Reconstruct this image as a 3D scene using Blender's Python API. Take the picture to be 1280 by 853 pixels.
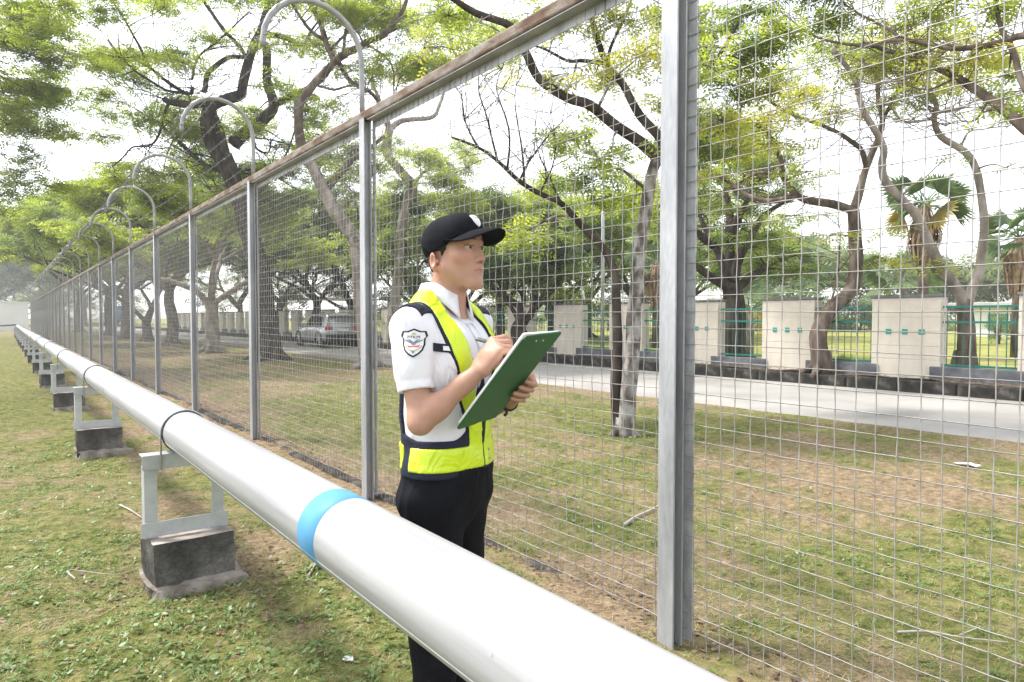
import bpy, math, random
import numpy as np
from mathutils import Vector, Matrix, noise as mnoise
from mathutils.bvhtree import BVHTree

# ------------------------------------------------------------------ scene, camera, sky, sun, exposure
scene = bpy.context.scene
for _o in list(bpy.data.objects):
    bpy.data.objects.remove(_o)
COL = scene.collection
R = math.radians
YAW, PITCH, FOC = R(36.67), R(1.98), 853.0
CAM = Vector((0.0, 0.0, 1.42))
cam_data = bpy.data.cameras.new('camera')
cam_data.sensor_width = 36.0
cam_data.lens = FOC / 1280.0 * 36.0
cam_data.clip_start = 0.05
cam_data.clip_end = 3000.0
camera = bpy.data.objects.new('camera', cam_data)
camera.location = CAM
camera.rotation_euler = (R(90) - PITCH, 0.0, -YAW)
COL.objects.link(camera)
scene.camera = camera

SUN_EL, SUN_BEARING = R(58), R(-38)          # bearing clockwise from +Y (the fence line)
world = bpy.data.worlds.new('World')
scene.world = world
world.use_nodes = True
wn, wl = world.node_tree.nodes, world.node_tree.links
wn.clear()
w_out = wn.new('ShaderNodeOutputWorld'); w_bg = wn.new('ShaderNodeBackground')
w_sky = wn.new('ShaderNodeTexSky'); w_hs = wn.new('ShaderNodeHueSaturation')
w_sky.sky_type = 'NISHITA'; w_sky.sun_disc = False
w_sky.sun_elevation = SUN_EL; w_sky.sun_rotation = SUN_BEARING
w_sky.dust_density = 1.2; w_sky.air_density = 1.0; w_sky.ozone_density = 1.0
w_hs.inputs['Saturation'].default_value = 0.22     # thin bright haze over the whole sky
w_hs.inputs['Value'].default_value = 1.0
w_bg.inputs['Strength'].default_value = 0.15
wl.new(w_sky.outputs[0], w_hs.inputs['Color']); wl.new(w_hs.outputs[0], w_bg.inputs['Color'])
wl.new(w_bg.outputs[0], w_out.inputs['Surface'])

sun_data = bpy.data.lights.new('sun', 'SUN')
sun_data.energy = 1.8
sun_data.angle = R(10.0)
sun_data.color = (1.0, 0.96, 0.88)
sun = bpy.data.objects.new('sun', sun_data)
_sd = Vector((math.sin(SUN_BEARING) * math.cos(SUN_EL), math.cos(SUN_BEARING) * math.cos(SUN_EL), math.sin(SUN_EL)))
sun.rotation_euler = _sd.to_track_quat('Z', 'Y').to_euler()
sun.location = _sd * 60
COL.objects.link(sun)

scene.view_settings.view_transform = 'Standard'
scene.view_settings.look = 'None'
scene.view_settings.gamma = 1.0
scene.view_settings.use_curve_mapping = False
scene.view_settings.exposure = 1.7
scene.render.engine = 'CYCLES'
cy = scene.cycles
cy.max_bounces = 6; cy.diffuse_bounces = 3; cy.glossy_bounces = 3; cy.transmission_bounces = 4
cy.transparent_max_bounces = 8; cy.sample_clamp_indirect = 6.0
cy.caustics_reflective = False; cy.caustics_refractive = False
cy.use_denoising = True

# ------------------------------------------------------------------ helpers
CF = Vector((math.sin(YAW) * math.cos(PITCH), math.cos(YAW) * math.cos(PITCH), -math.sin(PITCH)))
CR = Vector((math.cos(YAW), -math.sin(YAW), 0.0))
CU = CR.cross(CF)

def px(x, y, z):
    """a point of the place, measured off the photograph at a surveyed depth z (metres)"""
    return CAM + CR * ((x - 640.0) / FOC * z) + CU * ((426.5 - y) / FOC * z) + CF * z

def prop(o, label=None, cat=None, group=None, kind=None):
    if label: o['label'] = label
    if cat: o['category'] = cat
    if group: o['group'] = group
    if kind: o['kind'] = kind
    return o

def empty(name, loc, label=None, cat=None, group=None, kind=None, rz=0.0):
    o = bpy.data.objects.new(name, None)
    o.empty_display_size = 0.1
    o.location = loc
    o.rotation_euler = (0, 0, rz)
    COL.objects.link(o)
    return prop(o, label, cat, group, kind)

class MB:
    """collects vertices and faces for one mesh object"""
    def __init__(self):
        self.v = []; self.f = []; self.m = []
    def add(self, vs, fs, mi=0):
        b = len(self.v)
        self.v.extend([tuple(p) for p in vs])
        for q in fs:
            self.f.append(tuple(i + b for i in q)); self.m.append(mi)
        return self
    def box(self, lo, hi, mi=0):
        x0, y0, z0 = lo; x1, y1, z1 = hi
        vs = [(x0,y0,z0),(x1,y0,z0),(x1,y1,z0),(x0,y1,z0),(x0,y0,z1),(x1,y0,z1),(x1,y1,z1),(x0,y1,z1)]
        fs = [(0,3,2,1),(4,5,6,7),(0,1,5,4),(1,2,6,5),(2,3,7,6),(3,0,4,7)]
        return self.add(vs, fs, mi)
    def bevbox(self, lo, hi, b=0.01, mi=0):
        """box with chamfered edges"""
        c = [(lo[i] + hi[i]) / 2 for i in range(3)]; h = [(hi[i] - lo[i]) / 2 for i in range(3)]
        vs = []; idx = {}
        for sx in (-1, 1):
            for sy in (-1, 1):
                for sz in (-1, 1):
                    for ax in range(3):
                        s = (sx, sy, sz)
                        p = [c[i] + s[i] * (h[i] - (0 if i == ax else b)) for i in range(3)]
                        idx[(sx, sy, sz, ax)] = len(vs); vs.append(p)
        fs = []
        for ax in range(3):
            u, w = (ax + 1) % 3, (ax + 2) % 3
            for s in (-1, 1):
                q = []
                for su, sw in ((-1,-1),(1,-1),(1,1),(-1,1)):
                    k = [0, 0, 0]; k[ax] = s; k[u] = su; k[w] = sw
                    q.append(idx[(k[0], k[1], k[2], ax)])
                fs.append(tuple(q) if s > 0 else tuple(reversed(q)))
        for ax in range(3):
            u, w = (ax + 1) % 3, (ax + 2) % 3
            for su in (-1, 1):
                for sw in (-1, 1):
                    def I(sa, which):
                        k = [0, 0, 0]; k[ax] = sa; k[u] = su; k[w] = sw
                        return idx[(k[0], k[1], k[2], which)]
                    q = (I(-1, u), I(1, u), I(1, w), I(-1, w))
                    fs.append(q if su * sw < 0 else tuple(reversed(q)))
        for sx in (-1, 1):
            for sy in (-1, 1):
                for sz in (-1, 1):
                    q = tuple(idx[(sx, sy, sz, a)] for a in range(3))
                    fs.append(q if sx * sy * sz > 0 else tuple(reversed(q)))
        return self.add(vs, fs, mi)
    def tube(self, pts, rad, sides=8, caps=True, mi=0, twist=0.0):
        pts = [Vector(p) for p in pts]; n = len(pts)
        if not hasattr(rad, '__len__'): rad = [rad] * n
        t0 = (pts[1] - pts[0]).normalized()
        ref = Vector((0, 0, 1)) if abs(t0.z) < 0.9 else Vector((1, 0, 0))
        u = t0.cross(ref).normalized()
        vs = []; fs = []
        for i in range(n):
            t = (pts[min(i + 1, n - 1)] - pts[max(i - 1, 0)])
            if t.length < 1e-9: t = t0
            t.normalize()
            u = (u - t * u.dot(t))
            if u.length < 1e-6: u = t.cross(ref)
            u.normalize(); w = t.cross(u)
            for k in range(sides):
                a = 2 * math.pi * k / sides + twist
                vs.append(pts[i] + (u * math.cos(a) + w * math.sin(a)) * rad[i])
        for i in range(n - 1):
            for k in range(sides):
                k2 = (k + 1) % sides
                fs.append((i*sides+k, i*sides+k2, (i+1)*sides+k2, (i+1)*sides+k))
        if caps:
            fs.append(tuple(reversed(range(sides)))); fs.append(tuple(range((n-1)*sides, n*sides)))
        return self.add(vs, fs, mi)
    def prism(self, poly, axis, a, b, mi=0):
        """extrude a 2D polygon along axis (0,1,2) from a to b"""
        n = len(poly); vs = []
        for t in (a, b):
            for p in poly:
                q = [0, 0, 0]; q[axis] = t
                q[(axis + 1) % 3] = p[0]; q[(axis + 2) % 3] = p[1]
                vs.append(q)
        fs = [tuple(reversed(range(n))), tuple(range(n, 2 * n))]
        fs += [(i, (i + 1) % n, n + (i + 1) % n, n + i) for i in range(n)]
        return self.add(vs, fs, mi)
    def mesh(self, name, mats, smooth=False):
        me = bpy.data.meshes.new(name)
        me.from_pydata(self.v, [], self.f)
        for m in (mats if isinstance(mats, (list, tuple)) else [mats]): me.materials.append(m)
        if len(me.materials) > 1:
            me.polygons.foreach_set('material_index', self.m)
        if smooth: me.polygons.foreach_set('use_smooth', [True] * len(me.polygons))
        me.update()
        return me
    def build(self, name, mats, parent=None, smooth=False, loc=None):
        return link(name, self.mesh(name, mats, smooth), parent, loc)

def link(name, me, parent=None, loc=None, rot=None):
    o = bpy.data.objects.new(name, me)
    if loc is not None: o.location = loc
    if rot is not None: o.rotation_euler = rot
    if parent is not None: o.parent = parent
    COL.objects.link(o)
    return o

def np_mesh(name, verts, faces, mats, smooth=False):
    """verts (n,3) array, faces (m,k) array with k = 3 or 4"""
    me = bpy.data.meshes.new(name)
    verts = np.ascontiguousarray(verts, dtype=np.float32); faces = np.ascontiguousarray(faces, dtype=np.int32)
    me.vertices.add(len(verts)); me.vertices.foreach_set('co', verts.ravel())
    k = faces.shape[1]
    me.loops.add(faces.size); me.loops.foreach_set('vertex_index', faces.ravel())
    me.polygons.add(len(faces)); me.polygons.foreach_set('loop_start', np.arange(0, faces.size, k, dtype=np.int32))
    me.polygons.foreach_set('loop_total', np.full(len(faces), k, dtype=np.int32))
    if smooth: me.polygons.foreach_set('use_smooth', np.ones(len(faces), dtype=bool))
    for m in (mats if isinstance(mats, (list, tuple)) else [mats]): me.materials.append(m)
    me.update(calc_edges=True); me.validate()
    return me

def copy_tree(o, parent=None):
    c = o.copy(); COL.objects.link(c)
    if parent is not None: c.parent = parent
    for ch in list(o.children): copy_tree(ch, c)
    return c

def catmull(pts, seg=4):
    """smooth a list of equal-length tuples"""
    P = [np.array(p, dtype=float) for p in pts]
    if len(P) < 3: 
        return [P[0] + (P[-1] - P[0]) * t for t in np.linspace(0, 1, seg + 1)]
    P = [2 * P[0] - P[1]] + P + [2 * P[-1] - P[-2]]
    out = []
    for i in range(1, len(P) - 2):
        p0, p1, p2, p3 = P[i-1], P[i], P[i+1], P[i+2]
        for s in range(seg):
            t = s / seg
            out.append(0.5 * ((2*p1) + (-p0+p2)*t + (2*p0-5*p1+4*p2-p3)*t*t + (-p0+3*p1-3*p2+p3)*t**3))
    out.append(P[-2])
    return out

# ------------------------------------------------------------------ materials
def nmat(name, cols, scale=4.0, detail=5.0, rough=0.7, metal=0.0, bump=0.0, bscale=40.0, stretch=(1,1,1),
         stops=None, spec=0.3, coord='Object', distort=0.0, fine=None, sheen=0.0, sss=0.0, coat=0.0):
    """procedural material: noise between the given colours, plus bump; fine=(scale, amount) adds grain"""
    m = bpy.data.materials.new(name); m.use_nodes = True
    nt = m.node_tree; N, L = nt.nodes, nt.links
    bs = N['Principled BSDF']
    bs.inputs['Roughness'].default_value = rough; bs.inputs['Metallic'].default_value = metal
    bs.inputs['Specular IOR Level'].default_value = spec
    if sheen: bs.inputs['Sheen Weight'].default_value = sheen
    if coat: bs.inputs['Coat Weight'].default_value = coat
    if sss:
        bs.inputs['Subsurface Weight'].default_value = sss
        bs.inputs['Subsurface Radius'].default_value = (1.0, 0.35, 0.2); bs.inputs['Subsurface Scale'].default_value = 0.008
    tc = N.new('ShaderNodeTexCoord'); mp = N.new('ShaderNodeMapping')
    mp.inputs['Scale'].default_value = stretch
    L.new(tc.outputs[coord], mp.inputs['Vector'])
    nz = N.new('ShaderNodeTexNoise'); nz.inputs['Scale'].default_value = scale; nz.inputs['Detail'].default_value = detail
    nz.inputs['Distortion'].default_value = distort
    L.new(mp.outputs[0], nz.inputs['Vector'])
    rp = N.new('ShaderNodeValToRGB'); cr = rp.color_ramp
    if stops is None: stops = [0.3 + 0.4 * i / max(1, len(cols) - 1) for i in range(len(cols))]
    while len(cr.elements) < len(cols): cr.elements.new(0.5)
    for e, c, s in zip(cr.elements, cols, stops):
        e.position = s; e.color = (*c, 1)
    L.new(nz.outputs['Fac'], rp.inputs['Fac'])
    col = rp.outputs['Color']
    if fine:
        n2 = N.new('ShaderNodeTexNoise'); n2.inputs['Scale'].default_value = fine[0]; n2.inputs['Detail'].default_value = 4
        L.new(mp.outputs[0], n2.inputs['Vector'])
        mr = N.new('ShaderNodeMapRange'); mr.inputs['To Min'].default_value = 1 - fine[1]; mr.inputs['To Max'].default_value = 1 + fine[1]
        mr.inputs['From Min'].default_value = 0.3; mr.inputs['From Max'].default_value = 0.7
        L.new(n2.outputs['Fac'], mr.inputs['Value'])
        mx = N.new('ShaderNodeVectorMath'); mx.operation = 'SCALE'
        L.new(col, mx.inputs[0]); L.new(mr.outputs[0], mx.inputs['Scale'])
        col = mx.outputs[0]
    L.new(col, bs.inputs['Base Color'])
    if bump:
        n3 = N.new('ShaderNodeTexNoise'); n3.inputs['Scale'].default_value = bscale; n3.inputs['Detail'].default_value = 6
        L.new(mp.outputs[0], n3.inputs['Vector'])
        bp = N.new('ShaderNodeBump'); bp.inputs['Strength'].default_value = bump; bp.inputs['Distance'].default_value = 0.02
        L.new(n3.outputs['Fac'], bp.inputs['Height']); L.new(bp.outputs[0], bs.inputs['Normal'])
    return m

def clothmat(name, c1, c2, crease=.5, cscale=9.0, stretch=(1, 1, 1), rough=.85, spec=.2, weave=420, sheen=.1, coat=0.0, dist=.02):
    """woven cloth: soft folds as large relief, weave as fine relief"""
    m = nmat(name, [c1, c2], scale=14, rough=rough, spec=spec, sheen=sheen, coat=coat)
    N, L = m.node_tree.nodes, m.node_tree.links; bs = N['Principled BSDF']
    tc = N.new('ShaderNodeTexCoord'); mp = N.new('ShaderNodeMapping'); mp.inputs['Scale'].default_value = stretch; L.new(tc.outputs['Object'], mp.inputs['Vector'])
    n1 = N.new('ShaderNodeTexNoise'); n1.inputs['Scale'].default_value = cscale; n1.inputs['Detail'].default_value = 2.5; n1.inputs['Distortion'].default_value = 1.6; L.new(mp.outputs[0], n1.inputs['Vector'])
    n2 = N.new('ShaderNodeTexNoise'); n2.inputs['Scale'].default_value = weave; L.new(tc.outputs['Object'], n2.inputs['Vector'])
    b1 = N.new('ShaderNodeBump'); b1.inputs['Strength'].default_value = crease; b1.inputs['Distance'].default_value = dist; L.new(n1.outputs['Fac'], b1.inputs['Height'])
    b2 = N.new('ShaderNodeBump'); b2.inputs['Strength'].default_value = .15; b2.inputs['Distance'].default_value = .002; L.new(n2.outputs['Fac'], b2.inputs['Height']); L.new(b1.outputs[0], b2.inputs['Normal'])
    L.new(b2.outputs[0], bs.inputs['Normal'])
    return m

def leafmat(name, c1, c2, c3, trans=0.45):
    """leaf blades: colour varies from leaflet to leaflet and from clump to clump; light passes through"""
    m = bpy.data.materials.new(name); m.use_nodes = True
    N, L = m.node_tree.nodes, m.node_tree.links
    N.remove(N['Principled BSDF']); out = N['Material Output']
    geo = N.new('ShaderNodeNewGeometry'); tc = N.new('ShaderNodeTexCoord')
    nz = N.new('ShaderNodeTexNoise'); nz.inputs['Scale'].default_value = 0.8; nz.inputs['Detail'].default_value = 2
    L.new(tc.outputs['Object'], nz.inputs['Vector'])
    ad = N.new('ShaderNodeMath'); ad.operation = 'MULTIPLY_ADD'; ad.inputs[1].default_value = 0.55
    L.new(geo.outputs['Random Per Island'], ad.inputs[0])
    sb = N.new('ShaderNodeMath'); sb.operation = 'MULTIPLY_ADD'; sb.inputs[1].default_value = 1.6; sb.inputs[2].default_value = -0.55
    L.new(nz.outputs['Fac'], sb.inputs[0]); L.new(sb.outputs[0], ad.inputs[2])
    rp = N.new('ShaderNodeValToRGB'); cr = rp.color_ramp; cr.elements.new(0.5)
    for e, c, s in zip(cr.elements, (c1, c2, c3), (0.15, 0.5, 0.9)): e.position = s; e.color = (*c, 1)
    L.new(ad.outputs[0], rp.inputs['Fac'])
    df = N.new('ShaderNodeBsdfDiffuse'); tr = N.new('ShaderNodeBsdfTranslucent'); gl = N.new('ShaderNodeBsdfGlossy')
    gl.inputs['Roughness'].default_value = 0.45
    hs = N.new('ShaderNodeHueSaturation'); hs.inputs['Saturation'].default_value = 1.0; hs.inputs['Value'].default_value = 1.5
    hs.inputs['Hue'].default_value = 0.49
    L.new(rp.outputs[0], df.inputs['Color']); L.new(rp.outputs[0], hs.inputs['Color']); L.new(hs.outputs[0], tr.inputs['Color'])
    m1 = N.new('ShaderNodeMixShader'); m1.inputs[0].default_value = trans
    m2 = N.new('ShaderNodeMixShader'); m2.inputs[0].default_value = 0.05
    L.new(df.outputs[0], m1.inputs[1]); L.new(tr.outputs[0], m1.inputs[2])
    L.new(m1.outputs[0], m2.inputs[1]); L.new(gl.outputs[0], m2.inputs[2])
    L.new(m2.outputs[0], out.inputs['Surface'])
    return m
# ------------------------------------------------------------------ the setting: ground, road, kerb, park lawn
FX, PXX = 2.325, 0.765          # fence plane, pipe axis (metres right of the camera)
ROAD0, ROAD1 = 9.2, 13.6
PARK_Z = 0.28

def ground_z(x, y):
    z = 0.022 * math.sin(1.7 * x + 0.6) * math.sin(1.3 * y + 1.0) + 0.014 * math.sin(4.1 * x + 2.0 * y) + 0.01 * math.sin(6.3 * y - 3.1 * x)
    if x > 2.4:
        w = max(0.0, min(1.0, (x - 2.4) / 1.2)) * max(0.0, min(1.0, (8.9 - x) / 1.2))
        z += w * (0.10 * math.exp(-((y - 11) / 4.5) ** 2) + 0.05 * math.sin(0.9 * x + 0.35 * y))
    if x > 8.8: z *= max(0.0, (9.15 - x) / 0.35)
    if x > 9.15: z = 0.004 * math.sin(y * 5.0) + 0.002
    if x > 9.29: z = -0.06
    return z

def cover(x, y):
    """how much living grass grows at a spot (numpy arrays, 0 bare to 1 lush)"""
    x = np.asarray(x, float); y = np.asarray(y, float)
    n = 0
    for k, (f, a_, ph, w_) in enumerate([(0.55, 0.3, 0.4, .7), (0.9, 1.4, 2.1, .6), (1.9, 2.6, 4.0, .7), (3.3, 0.9, 1.1, .7), (5.7, 2.0, 5.2, .7), (9.6, 0.2, 3.3, .6), (14.0, 1.1, .3, .5)]):
        u = x * math.cos(a_) + y * math.sin(a_); v = -x * math.sin(a_) + y * math.cos(a_)
        n = n + w_ * np.sin(f * u + ph + 1.3 * np.sin(f * .7 * v + k)) * np.cos(f * .8 * v - ph)
    c = 0.66 + 0.27 * n
    c = c - 0.50 * np.exp(-((x - 2.35) / .5) ** 2) - .16 * np.exp(-((x - PXX - .25) / .45) ** 2) + np.where(x < .9, .20, 0) - np.where(x > 8.3, .25, 0)
    c = c - np.where((x > 2.4) & (y > 9), .16, 0)
    return np.clip(c, 0, 1)

def ground_mat():
    m = bpy.data.materials.new('grassy_soil'); m.use_nodes = True
    N, L = m.node_tree.nodes, m.node_tree.links
    bs = N['Principled BSDF']; bs.inputs['Roughness'].default_value = 0.95; bs.inputs['Specular IOR Level'].default_value = 0.1
    tc = N.new('ShaderNodeTexCoord')
    def nz(scale, det, rough=0.6):
        n = N.new('ShaderNodeTexNoise'); n.inputs['Scale'].default_value = scale; n.inputs['Detail'].default_value = det
        n.inputs['Roughness'].default_value = rough; L.new(tc.outputs['Object'], n.inputs['Vector']); return n
    def ramp(src, cs):
        r = N.new('ShaderNodeValToRGB')
        while len(r.color_ramp.elements) < len(cs): r.color_ramp.elements.new(0.5)
        for e, (p, c) in zip(r.color_ramp.elements, cs): e.position = p; e.color = (*c, 1)
        L.new(src, r.inputs['Fac']); return r
    grass = ramp(nz(9, 8, 0.75).outputs['Fac'], [(0.32, (0.045, 0.050, 0.016)), (0.45, (0.105, 0.118, 0.032)), (0.58, (0.205, 0.195, 0.07)), (0.72, (0.33, 0.275, 0.14))])
    soil = ramp(nz(14, 9, 0.8).outputs['Fac'], [(0.32, (0.085, 0.056, 0.035)), (0.46, (0.20, 0.145, 0.092)), (0.58, (0.31, 0.235, 0.15)), (0.72, (0.44, 0.35, 0.23))])
    at = N.new('ShaderNodeAttribute'); at.attribute_name = 'cover'
    ad = N.new('ShaderNodeMath'); ad.operation = 'MULTIPLY_ADD'; ad.inputs[1].default_value = 1.5
    L.new(nz(7, 8, 0.75).outputs['Fac'], ad.inputs[0]); 
    sb = N.new('ShaderNodeMath'); sb.operation = 'SUBTRACT'; sb.inputs[0].default_value = 0.27; L.new(at.outputs['Fac'], sb.inputs[1]); L.new(sb.outputs[0], ad.inputs[2])
    mask = ramp(ad.outputs[0], [(0.25, (0, 0, 0)), (0.75, (1, 1, 1))])
    mx = N.new('ShaderNodeMix'); mx.data_type = 'RGBA'
    L.new(mask.outputs[0], mx.inputs['Factor']); L.new(grass.outputs[0], mx.inputs['A']); L.new(soil.outputs[0], mx.inputs['B'])
    L.new(mx.outputs['Result'], bs.inputs['Base Color'])
    bp = N.new('ShaderNodeBump'); bp.inputs['Strength'].default_value = 0.7; bp.inputs['Distance'].default_value = 0.03
    L.new(nz(45, 6, 0.7).outputs['Fac'], bp.inputs['Height']); L.new(bp.outputs[0], bs.inputs['Normal'])
    return m

M = {}
M['ground'] = ground_mat()
M['road'] = nmat('road_concrete', [(0.24, 0.228, 0.216), (0.31, 0.296, 0.28), (0.36, 0.345, 0.33)], scale=0.7, detail=8, rough=0.9, bump=0.15, bscale=120, fine=(160, 0.16), spec=0.15)
M['kerb'] = nmat('mossy_kerb', [(0.022, 0.021, 0.019), (0.045, 0.042, 0.037), (0.12, 0.11, 0.096)], scale=5, detail=8, rough=0.95, bump=0.5, stops=[0.35, 0.55, 0.72], spec=0.1)
M['lawn'] = nmat('park_lawn_grass', [(0.14, 0.155, 0.045), (0.25, 0.25, 0.07), (0.33, 0.30, 0.11)], scale=1.5, detail=9, rough=0.95, fine=(60, 0.3), spec=0.1)
M['soil'] = nmat('dark_leafy_soil', [(0.05, 0.042, 0.034), (0.11, 0.088, 0.065), (0.24, 0.19, 0.14)], scale=11, detail=9, rough=0.95, bump=0.7, spec=0.1)

def axis(parts):
    out = []
    for a, b, s in parts:
        out += list(np.arange(a, b - s * 0.25, s))
    out.append(parts[-1][1])
    return out
gxs = axis([(-700, -60, 80), (-60, -8, 4), (-8, -2.5, 0.4), (-2.5, 8.7, 0.14), (8.7, 9.3, 0.1), (9.3, 20, 3), (20, 60, 10), (60, 700, 80)])
gys = axis([(-300, -20, 40), (-20, 0, 2), (0, 9, 0.14), (9, 26, 0.3), (26, 90, 2.0), (90, 900, 90)])
gv = np.array([(x, y, ground_z(x, y)) for y in gys for x in gxs])
nx = len(gxs)
gf = np.array([(j*nx+i, j*nx+i+1, (j+1)*nx+i+1, (j+1)*nx+i) for j in range(len(gys)-1) for i in range(nx-1)])
ground = link('ground', np_mesh('ground', gv, gf, M['ground'], True))
_c = ground.data.attributes.new('cover', 'FLOAT', 'POINT'); _c.data.foreach_set('value', np.where((gv[:, 1] > 60) | (np.abs(gv[:, 0]) > 20), .55, cover(gv[:, 0], gv[:, 1])).astype(np.float32))
prop(ground, 'grassy ground with bare brown patches on both sides of the wire fence', 'ground', kind='structure')

# road: one sheet, with a slightly ragged verge edge
mb = MB(); rng = random.Random(4)
ys = list(np.arange(-40, 60, 0.35)) + list(np.arange(60, 260, 5.0))
pts = []
for y in ys:
    e = ROAD0 + 0.05 * mnoise.noise(Vector((0.0, y * 0.9, 3.0))) + 0.03 * mnoise.noise(Vector((5.0, y * 3.1, 3.0)))
    pts += [(e - 0.12, y, -0.035), (e + 0.05, y, 0.010), ((ROAD0 + ROAD1) / 2, y, 0.024), (ROAD1 - 0.3, y, 0.018), (ROAD1 + 0.05, y, 0.014)]
mb.add(pts, [(j*5+i, j*5+i+1, (j+1)*5+i+1, (j+1)*5+i) for j in range(len(ys)-1) for i in range(4)])
road = prop(mb.build('road', M['road'], smooth=True), 'pale concrete service road running along beyond the fence', 'road', kind='structure')

# kerb of single stones
kerb = empty('kerb', (ROAD1, 0, 0), 'dark mossy kerb of cast stones along the far road edge', 'kerb', kind='structure')
kms = []
for k in range(5):
    mb = MB(); rr = random.Random(k)
    mb.bevbox((0.0, 0.006, -0.05), (0.20, 0.994, 0.235 + 0.01 * rr.uniform(-1, 1)), 0.022)
    kms.append(mb.mesh('kerb_stone', M['kerb']))
for i in range(-2, 90):
    link('kerb_stone', kms[(i * 7) % 5], kerb, (0.012 * rng.uniform(-1, 1), i * 1.0, 0.0))

# strip between the kerb and the wall, then the park lawn beyond
mb = MB()
xs_ = [ROAD1 + 0.18, ROAD1 + 0.4, ROAD1 + 0.8, ROAD1 + 1.25]
ys = list(np.arange(-6, 40, 0.25)) + list(np.arange(40, 120, 4.0))
pts = [(x, y, 0.235 + 0.05 * max(0, mnoise.noise(Vector((x * 2, y * 1.4, 0))) + 0.3)) for y in ys for x in xs_]
mb.add(pts, [(j*4+i, j*4+i+1, (j+1)*4+i+1, (j+1)*4+i) for j in range(len(ys)-1) for i in range(3)])
prop(mb.build('soil_strip', M['soil'], smooth=True), 'dark soil and fallen leaves between kerb and cream wall', 'soil strip', kind='structure')
mb = MB()
pxs = [ROAD1 + 1.2, 16, 18, 21, 26, 34, 46, 70, 120, 300, 700]; pys = [-120, -40, -15, -5, 0, 5, 10, 15, 20, 30, 40, 60, 90, 140, 300, 800]
mb.add([(x, y, PARK_Z - 0.03 + 0.09 * mnoise.noise(Vector((x * .1, y * .1, 0)))) for y in pys for x in pxs],
       [(j*len(pxs)+i, j*len(pxs)+i+1, (j+1)*len(pxs)+i+1, (j+1)*len(pxs)+i) for j in range(len(pys)-1) for i in range(len(pxs)-1)])
prop(mb.build('park_lawn', M['lawn'], smooth=True), 'sunlit yellow green park lawn behind the railings', 'lawn', kind='structure')
# ------------------------------------------------------------------ galvanised security fence
M['galv'] = nmat('galvanised_steel', [(0.29, 0.295, 0.315), (0.39, 0.395, 0.415), (0.49, 0.495, 0.515)], scale=5, detail=7, rough=0.45, metal=0.3, stretch=(1, 1, 0.25), bump=0.05, bscale=60, fine=(70, 0.10), distort=0.8, spec=0.4)
M['galv_frame'] = nmat('galvanised_frame', [(0.33, 0.335, 0.35), (0.44, 0.445, 0.46), (0.54, 0.545, 0.56)], scale=14, detail=7, rough=0.55, metal=0.45, stretch=(1, 1, 0.5), fine=(60, 0.12), spec=0.4)
M['wire'] = nmat('galvanised_wire', [(0.26, 0.245, 0.23), (0.37, 0.355, 0.345), (0.48, 0.47, 0.465)], scale=9, detail=4, rough=0.5, metal=0.3, spec=0.4)
M['rust'] = nmat('rusty_rail', [(0.10, 0.055, 0.036), (0.17, 0.115, 0.085), (0.245, 0.205, 0.175), (0.31, 0.29, 0.275)], scale=5, detail=9, rough=0.8, metal=0.1, stretch=(2, 0.8, 2), bump=0.2, bscale=70, stops=[0.32, 0.45, 0.56, 0.70], fine=(50, 0.2), spec=0.2)
M['barb'] = nmat('barbed_steel', [(0.16, 0.15, 0.14), (0.26, 0.25, 0.24)], scale=20, rough=0.6, metal=0.4)
M['arm'] = nmat('gooseneck_steel', [(0.26, 0.26, 0.27), (0.36, 0.36, 0.37), (0.30, 0.235, 0.19)], scale=6, detail=6, rough=0.5, metal=0.35, stops=[0.35, 0.55, 0.78], spec=0.4)

SPAN, CELL, TOPZ, NP = 3.06, 0.068, 2.98, 29
POST0 = 1.93
fence = empty('wire_fence', (FX, POST0, 0), 'tall galvanised wire mesh fence with rusty top rail and curved barbed wire arms', 'fence')

# H-section post
mb = MB()
w, d, t = 0.044, 0.045, 0.009
mb.bevbox((-0.068, -w, -0.1), (-0.068 + t, w, TOPZ - 0.005), 0.002)
mb.bevbox((-0.068 + t, -0.005, -0.1), (-0.012, 0.005, TOPZ - 0.005), 0.001)
mb.bevbox((-0.012, -w, -0.1), (-0.012 + t, w, TOPZ - 0.005), 0.002)
post_me = mb.mesh('post', M['galv'])
# gooseneck arm: riser, then half circle towards the pipe
mb = MB()
arc = [(-0.035, 0, TOPZ - 0.02), (-0.035, 0, TOPZ + 0.22), (-0.035, 0, TOPZ + 0.44)]
for k in range(1, 13):
    a = math.pi * k / 12
    arc.append((-0.035 - 0.375 * (1 - math.cos(a)), 0, TOPZ + 0.44 + 0.375 * math.sin(a)))
arc.append((-0.035 - 0.75, 0, TOPZ + 0.40))
mb.tube(arc, 0.0215, 12)
arm_me = mb.mesh('gooseneck_arm', M['arm'], True)
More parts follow.
